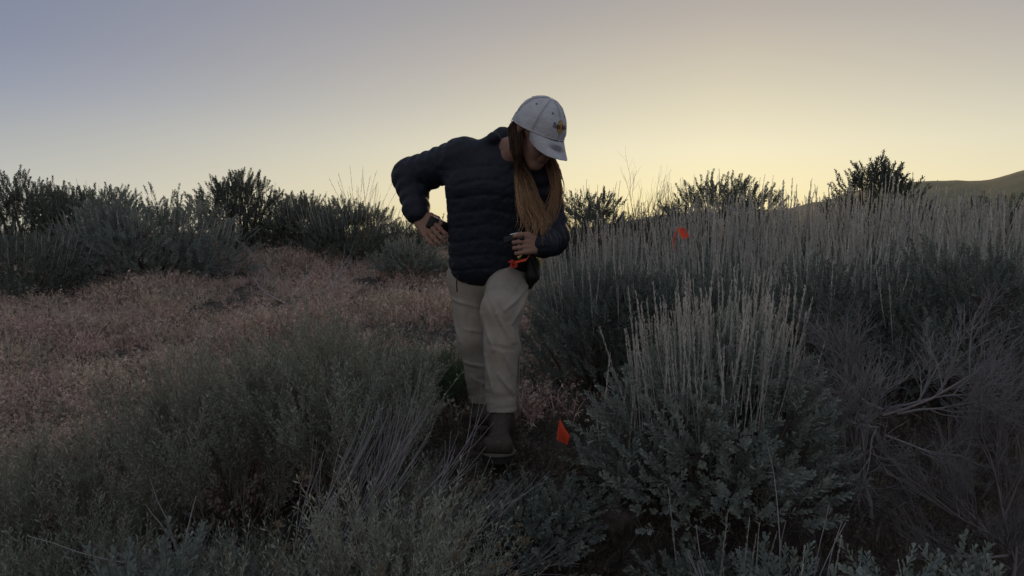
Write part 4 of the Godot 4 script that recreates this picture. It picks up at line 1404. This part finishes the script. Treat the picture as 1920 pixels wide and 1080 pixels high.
func cap(t: Node3D, base: Vector3) -> void:
	var cloth := Color(0.43, 0.435, 0.455)
	var st := begin()
	var cols := 72
	var rows := 22
	for inner in [0.0, -0.004]:
		for j in rows:
			for i in cols:
				for q in [[i, j], [i + 1, j + 1], [i + 1, j], [i, j], [i, j + 1], [i + 1, j + 1]]:
					var th: float = TAU * ((q[0] as int) % cols) / cols
					var ph_max := 1.62 - 0.14 * cos(th)
					var ph: float = ph_max * q[1] / rows
					var p := crown(th, ph, inner)
					var dirt := 0.94 + 0.12 * bump.get_noise_3d(p.x * 18.0, p.y * 18.0, p.z * 18.0)
					if q[1] >= rows - 1 and fmod(th, 0.2) < 0.06: dirt *= 0.9
					st.set_smooth_group(0)
					st.set_color(cloth * dirt)
					st.add_vertex(p - base)
	st.index()
	st.generate_normals()
	var cm := part("cap", st.commit(), M.cap, t)
	# brim, a bowed sheet with thickness; a dark greasy smudge on its top
	var br := begin()
	var nu := 30
	var nv := 16
	var pts := []
	for face in 2:
		var grid := []
		for j in nv + 1:
			var row := []
			for i in nu + 1:
				var a := -1.0 + 2.0 * i / nu
				var th := a * 1.12
				var root := crown(th, 1.50, 0.0)
				var l := 0.082 * sqrt(maxf(0.0, 1.0 - pow(absf(a), 3.0) * 0.98))
				var v := float(j) / nv
				var dir := (HF * 0.86 - HU * 0.5).normalized()
				var drop := HU * (-0.030 * a * a * v)
				row.append(root + dir * l * v + drop - HU * 0.003 * face - HS * 0.010 * a * v)
			grid.append(row)
		pts.append(grid)
	for face in 2:
		for j in nv:
			for i in nu:
				var order := [[i, j], [i + 1, j], [i + 1, j + 1], [i, j], [i + 1, j + 1], [i, j + 1]]
				if face == 1: order.reverse()
				for q in order:
					var p: Vector3 = pts[face][q[1]][q[0]]
					var k := 1.0
					if face == 0:
						var du: float = (q[0] - nu * 0.44) / 5.2
						var dv: float = (q[1] - nv * 0.42) / 4.2
						var edge := 1.0 - smoothstep(0.45, 1.15, sqrt(du * du + dv * dv) + 0.35 * bump.get_noise_3d(p.x * 60.0, p.y * 60.0, p.z * 60.0))
						k = 1.0 - 0.62 * edge
					k *= 0.95 + 0.12 * bump.get_noise_3d(p.x * 24.0, p.y * 24.0, p.z * 24.0)
					br.set_smooth_group(face)
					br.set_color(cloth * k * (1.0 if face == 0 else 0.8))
					br.add_vertex(p - base)
	for i in nu:
		var q := [pts[0][nv][i], pts[0][nv][i + 1], pts[1][nv][i + 1], pts[1][nv][i]]
		for k in [0, 1, 2, 0, 2, 3]:
			br.set_smooth_group(2)
			br.set_color(cloth)
			br.add_vertex(q[k] - base)
	br.index()
	br.generate_normals()
	part("brim", br.commit(), M.cap, cm)
	# raised panel seams and the bound rim
	for e in 6:
		var sm := begin()
		for twin in [-0.022, 0.022]:
			var pl := []
			for k in 15:
				var ph := 0.08 + 1.36 * k / 14.0
				pl.append(crown(TAU * e / 6.0 + twin / maxf(sin(ph), 0.15), ph, 0.0006) - base)
			tube(sm, pl, 0.0009, 0.0009, 5, cloth * 0.72)
		part("seam", sm.commit(), M.cap, cm)
	var rim := begin()
	var rl := []
	for k in 61:
		var th := TAU * k / 60.0
		rl.append(crown(th, 1.60 - 0.14 * cos(th), 0.0008) - base)
	tube(rim, rl, 0.0022, 0.0022, 6, cloth * 0.85)
	part("rim_binding", rim.commit(), M.cap, cm)
	# button, eyelets
	var bt := SphereMesh.new()
	bt.radius = 0.007
	bt.height = 0.008
	bt.radial_segments = 14
	bt.rings = 7
	var bo := part("button", bt, M.cap, cm)
	bo.position = crown(0, 0, 0.001) - base
	bo.basis = Basis(HS, HU, HF)
	for e in 6:
		var th := TAU * (e + 0.5) / 6.0
		var ey := TorusMesh.new()
		ey.inner_radius = 0.0015
		ey.outer_radius = 0.0042
		ey.rings = 12
		ey.ring_segments = 6
		var o := part("eyelet", ey, M.thread_dark, cm)
		var c := crown(th, 0.72, 0.0)
		var n := (crown(th, 0.72, 0.02) - c).normalized()
		o.position = c - base
		o.basis = lean(n, 0.0, 1.0, Vector3.ZERO).basis
	# embroidered emblem: a tan disc with a dark rim, and lettering across it
	emblem_disc(cm, base, 0.0, 0.0255, 0.0006, M.thread_dark, "emblem_rim")
	emblem_disc(cm, base, 0.0, 0.0235, 0.0012, M.thread_tan, "emblem")
	lettering(cm, base, "Hard Rock", 0.104, 0.001, 0.0028, M.thread_dark)
	lettering(cm, base, "CAFE", 0.020, -0.0145, 0.0022, M.thread_red)

func on_front(x: float, y: float, out: float) -> Vector3:
	return crown(x / 0.122, 1.06 - y / 0.122, out)

func emblem_disc(cm: Node3D, base: Vector3, y0: float, r: float, out: float, mat: Material, called: String) -> void:
	var st := begin()
	st.set_smooth_group(0)
	for i in 32:
		for j in 4:
			var q := []
			for k in [[i, j], [i + 1, j], [i + 1, j + 1], [i, j + 1]]:
				var an: float = TAU * (k[0] % 32) / 32.0
				var rr: float = r * k[1] / 4.0
				q.append(on_front(cos(an) * rr, y0 + sin(an) * rr, out) - base)
			for k in [0, 1, 2, 0, 2, 3]: st.add_vertex(q[k])
	st.index()
	st.generate_normals()
	mat.cull_mode = BaseMaterial3D.CULL_DISABLED
	part(called, st.commit(), mat, cm)

func lettering(cm: Node3D, base: Vector3, text: String, width: float, y0: float, out: float, mat: Material) -> void:
	var tm := TextMesh.new()
	var font := SystemFont.new()
	font.font_names = PackedStringArray(["Droid Serif"])
	font.font_weight = 700
	tm.font = font
	tm.text = text
	tm.font_size = 64
	tm.pixel_size = 0.001
	tm.depth = 0.0
	tm.curve_step = 1.0
	var arr := tm.get_mesh_arrays() if tm.get_surface_count() == 0 else tm.surface_get_arrays(0)
	var v: PackedVector3Array = arr[Mesh.ARRAY_VERTEX]
	var box := AABB(v[0], Vector3.ZERO)
	for p in v: box = box.expand(p)
	var k := width / box.size.x
	var n := PackedVector3Array()
	for i in v.size():
		var p := (v[i] - box.get_center()) * k
		p.y *= 1.25
		v[i] = on_front(p.x, y0 + p.y, out) - base
		n.append((on_front(p.x, y0 + p.y, out + 0.01) - on_front(p.x, y0 + p.y, out)).normalized())
	var a := []
	a.resize(Mesh.ARRAY_MAX)
	a[Mesh.ARRAY_VERTEX] = v
	a[Mesh.ARRAY_NORMAL] = n
	if arr[Mesh.ARRAY_INDEX] != null: a[Mesh.ARRAY_INDEX] = arr[Mesh.ARRAY_INDEX]
	var m := ArrayMesh.new()
	m.add_surface_from_arrays(Mesh.PRIMITIVE_TRIANGLES, a)
	part("lettering", m, mat, cm)

# ---------------------------------------------------------------- things held, and flags

func slab(size: Vector3, bevel: float) -> ArrayMesh:
	# a box with rounded corners in plan and chamfered faces
	var st := begin()
	var ring := []
	for c in 4:
		var sx: float = [1, -1, -1, 1][c]
		var sy: float = [1, 1, -1, -1][c]
		for k in 5:
			var an := PI * 0.5 * (c + k / 4.0)
			ring.append(Vector2(sx * (size.x * 0.5 - bevel * 2.0) + cos(an) * bevel * 2.0, sy * (size.y * 0.5 - bevel * 2.0) + sin(an) * bevel * 2.0))
	var levels := [[-size.z * 0.5, bevel], [-size.z * 0.5 + bevel, 0.0], [size.z * 0.5 - bevel, 0.0], [size.z * 0.5, bevel]]
	var n := ring.size()
	for l in 3:
		for i in n:
			var q := []
			for e in [[l, i], [l, i + 1], [l + 1, i + 1], [l + 1, i]]:
				var r: Vector2 = ring[e[1] % n]
				var shrink: float = levels[e[0]][1]
				var rr := r - r.normalized() * shrink
				q.append(Vector3(rr.x, rr.y, levels[e[0]][0]))
			for k in [0, 2, 1, 0, 3, 2]: st.add_vertex(q[k])
	for l in [0, 3]:
		for i in n:
			var z: float = levels[l][0]
			var a: Vector2 = ring[i] - ring[i].normalized() * bevel
			var b: Vector2 = ring[(i + 1) % n] - ring[(i + 1) % n].normalized() * bevel
			var q := [Vector3(0, 0, z), Vector3(a.x, a.y, z), Vector3(b.x, b.y, z)]
			if l == 3: q.reverse()
			for p in q: st.add_vertex(p)
	st.generate_normals()
	return st.commit()

func build_held_things() -> void:
	var a := thing("handset", "slim dark handset with a pale top edge, held in front of the waist", "handset", Vector3(0.008, 1.264, -2.952))
	a.basis = Basis(Vector3(0, 0, 1), 0.22) * Basis(Vector3.UP, -0.25) * Basis(Vector3.RIGHT, -0.35)
	part("case", slab(Vector3(0.085, 0.03, 0.012), 0.003), M.black, a)
	var e := part("edge", slab(Vector3(0.05, 0.004, 0.010), 0.0008), M.pale, a)
	e.position = Vector3(0.012, 0.0175, 0)
	var b := thing("handset", "slim dark handset with a pale edge, pushed into the back pocket", "handset", Vector3(-0.325, 1.315, -3.262))
	b.basis = Basis(Vector3(0, 0, 1), -0.45) * Basis(Vector3.UP, 0.3)
	part("case", slab(Vector3(0.10, 0.055, 0.011), 0.003), M.black, b)
	var e2 := part("edge", slab(Vector3(0.07, 0.003, 0.009), 0.0006), M.pale, b)
	e2.position = Vector3(0.0, 0.0292, 0)
	# orange flagging tied at the waist
	var f := thing("flagging_tape", "knot of orange flagging tape hanging at the jacket hem", "flagging tape", Vector3(0.004, 1.157, -3.105))
	var st := begin()
	for i in 26:
		var d := rnd_dir()
		var s := d.cross(rnd_dir()).normalized()
		leaf(st, d * 0.004, d, s, rng.randf_range(0.014, 0.021), 0.015, Color.WHITE, 0.6)
	part("knot", st.commit(), M.orange, f)
	var rb := begin()
	var path := [Vector3(0.005, 0.002, 0.005), Vector3(0.03, 0.012, 0.03), Vector3(0.055, 0.018, 0.06), Vector3(0.068, 0.04, 0.085)]
	for i in 3:
		var w0 := Vector3(0.002, 0.006, 0.003)
		for q in [[path[i] - w0, path[i + 1] - w0, path[i + 1] + w0], [path[i] - w0, path[i + 1] + w0, path[i] + w0]]:
			tri(rb, q[0], q[1], q[2], Vector3(-0.4, 0.2, 0.9).normalized(), Color.WHITE)
	part("ribbon", rb.commit(), M.orange, f)
	var yt := begin()
	tube(yt, [Vector3(0.022, 0.026, 0.03), Vector3(0.03, 0.03, 0.035), Vector3(0.04, 0.042, 0.045)], 0.006, 0.004, 5)
	part("yellow_tag", yt.commit(), M.yellow, f)

# outline: the flag's corners; bulge bends it out of its plane
func pin_flag(label: String, at: Vector3, top: float, outline: Array, tail: Array) -> void:
	var t := thing("pin_flag", label, "marker flag", at, "orange pin flags")
	var w := begin()
	tube(w, [Vector3(0, -0.08, 0), Vector3(0.002, top * 0.5, 0), Vector3(0, top, 0)], 0.0013, 0.0012, 5)
	part("wire_stake", w.commit(), M.wire, t)
	var st := begin()
	st.set_smooth_group(0)
	var c := Vector3.ZERO
	for p in outline: c += p
	c /= outline.size()
	for side in 2:
		var z := Vector3(0, 0, 0.0006 - 0.0012 * side)
		for i in outline.size():
			var a: Vector3 = outline[i]
			var b: Vector3 = outline[(i + 1) % outline.size()]
			for k in 4:
				var q := []
				for e in [[k, a, b], [k + 1, a, b]]:
					var s: float = e[0] / 4.0
					for p in [c.lerp(a, s), c.lerp(b, s)]:
						q.append(p + z + Vector3(0, 0, 0.006 * sin(p.x * 90.0 + p.y * 60.0)))
				var o := [0, 2, 3, 0, 3, 1]
				if side == 1: o.reverse()
				for m in o: st.add_vertex(q[m])
	st.index()
	st.generate_normals()
	part("flag", st.commit(), M.orange, t)
	if tail.size() > 0:
		var tl := begin()
		tube(tl, tail, 0.006, 0.003, 5)
		part("folded_flag_end", tl.commit(), M.orange, t)

func build_flags() -> void:
	pin_flag("orange pin flag hanging near the ground beside the boot", spot(0.196, 3.0), 0.165, [Vector3(0.0, 0.165, 0), Vector3(0.022, 0.122, 0.01), Vector3(0.044, 0.093, 0.014), Vector3(0.032, 0.052, 0.012), Vector3(0.006, 0.062, 0.004), Vector3(-0.012, 0.072, 0)], [])
	var at := spot(1.045, 4.7)
	var top := 1.31 - at.y
	pin_flag("orange pin flag curled over high among the dry stalks of the bank", at, top, [Vector3(-0.006, top, 0), Vector3(0.052, top - 0.002, 0.01), Vector3(0.078, top - 0.06, 0.016), Vector3(0.034, top - 0.074, 0.02), Vector3(0.012, top - 0.042, 0.01)], [Vector3(-0.002, top - 0.02, 0.004), Vector3(-0.02, top - 0.07, 0.008), Vector3(-0.018, top - 0.15, 0.006)])
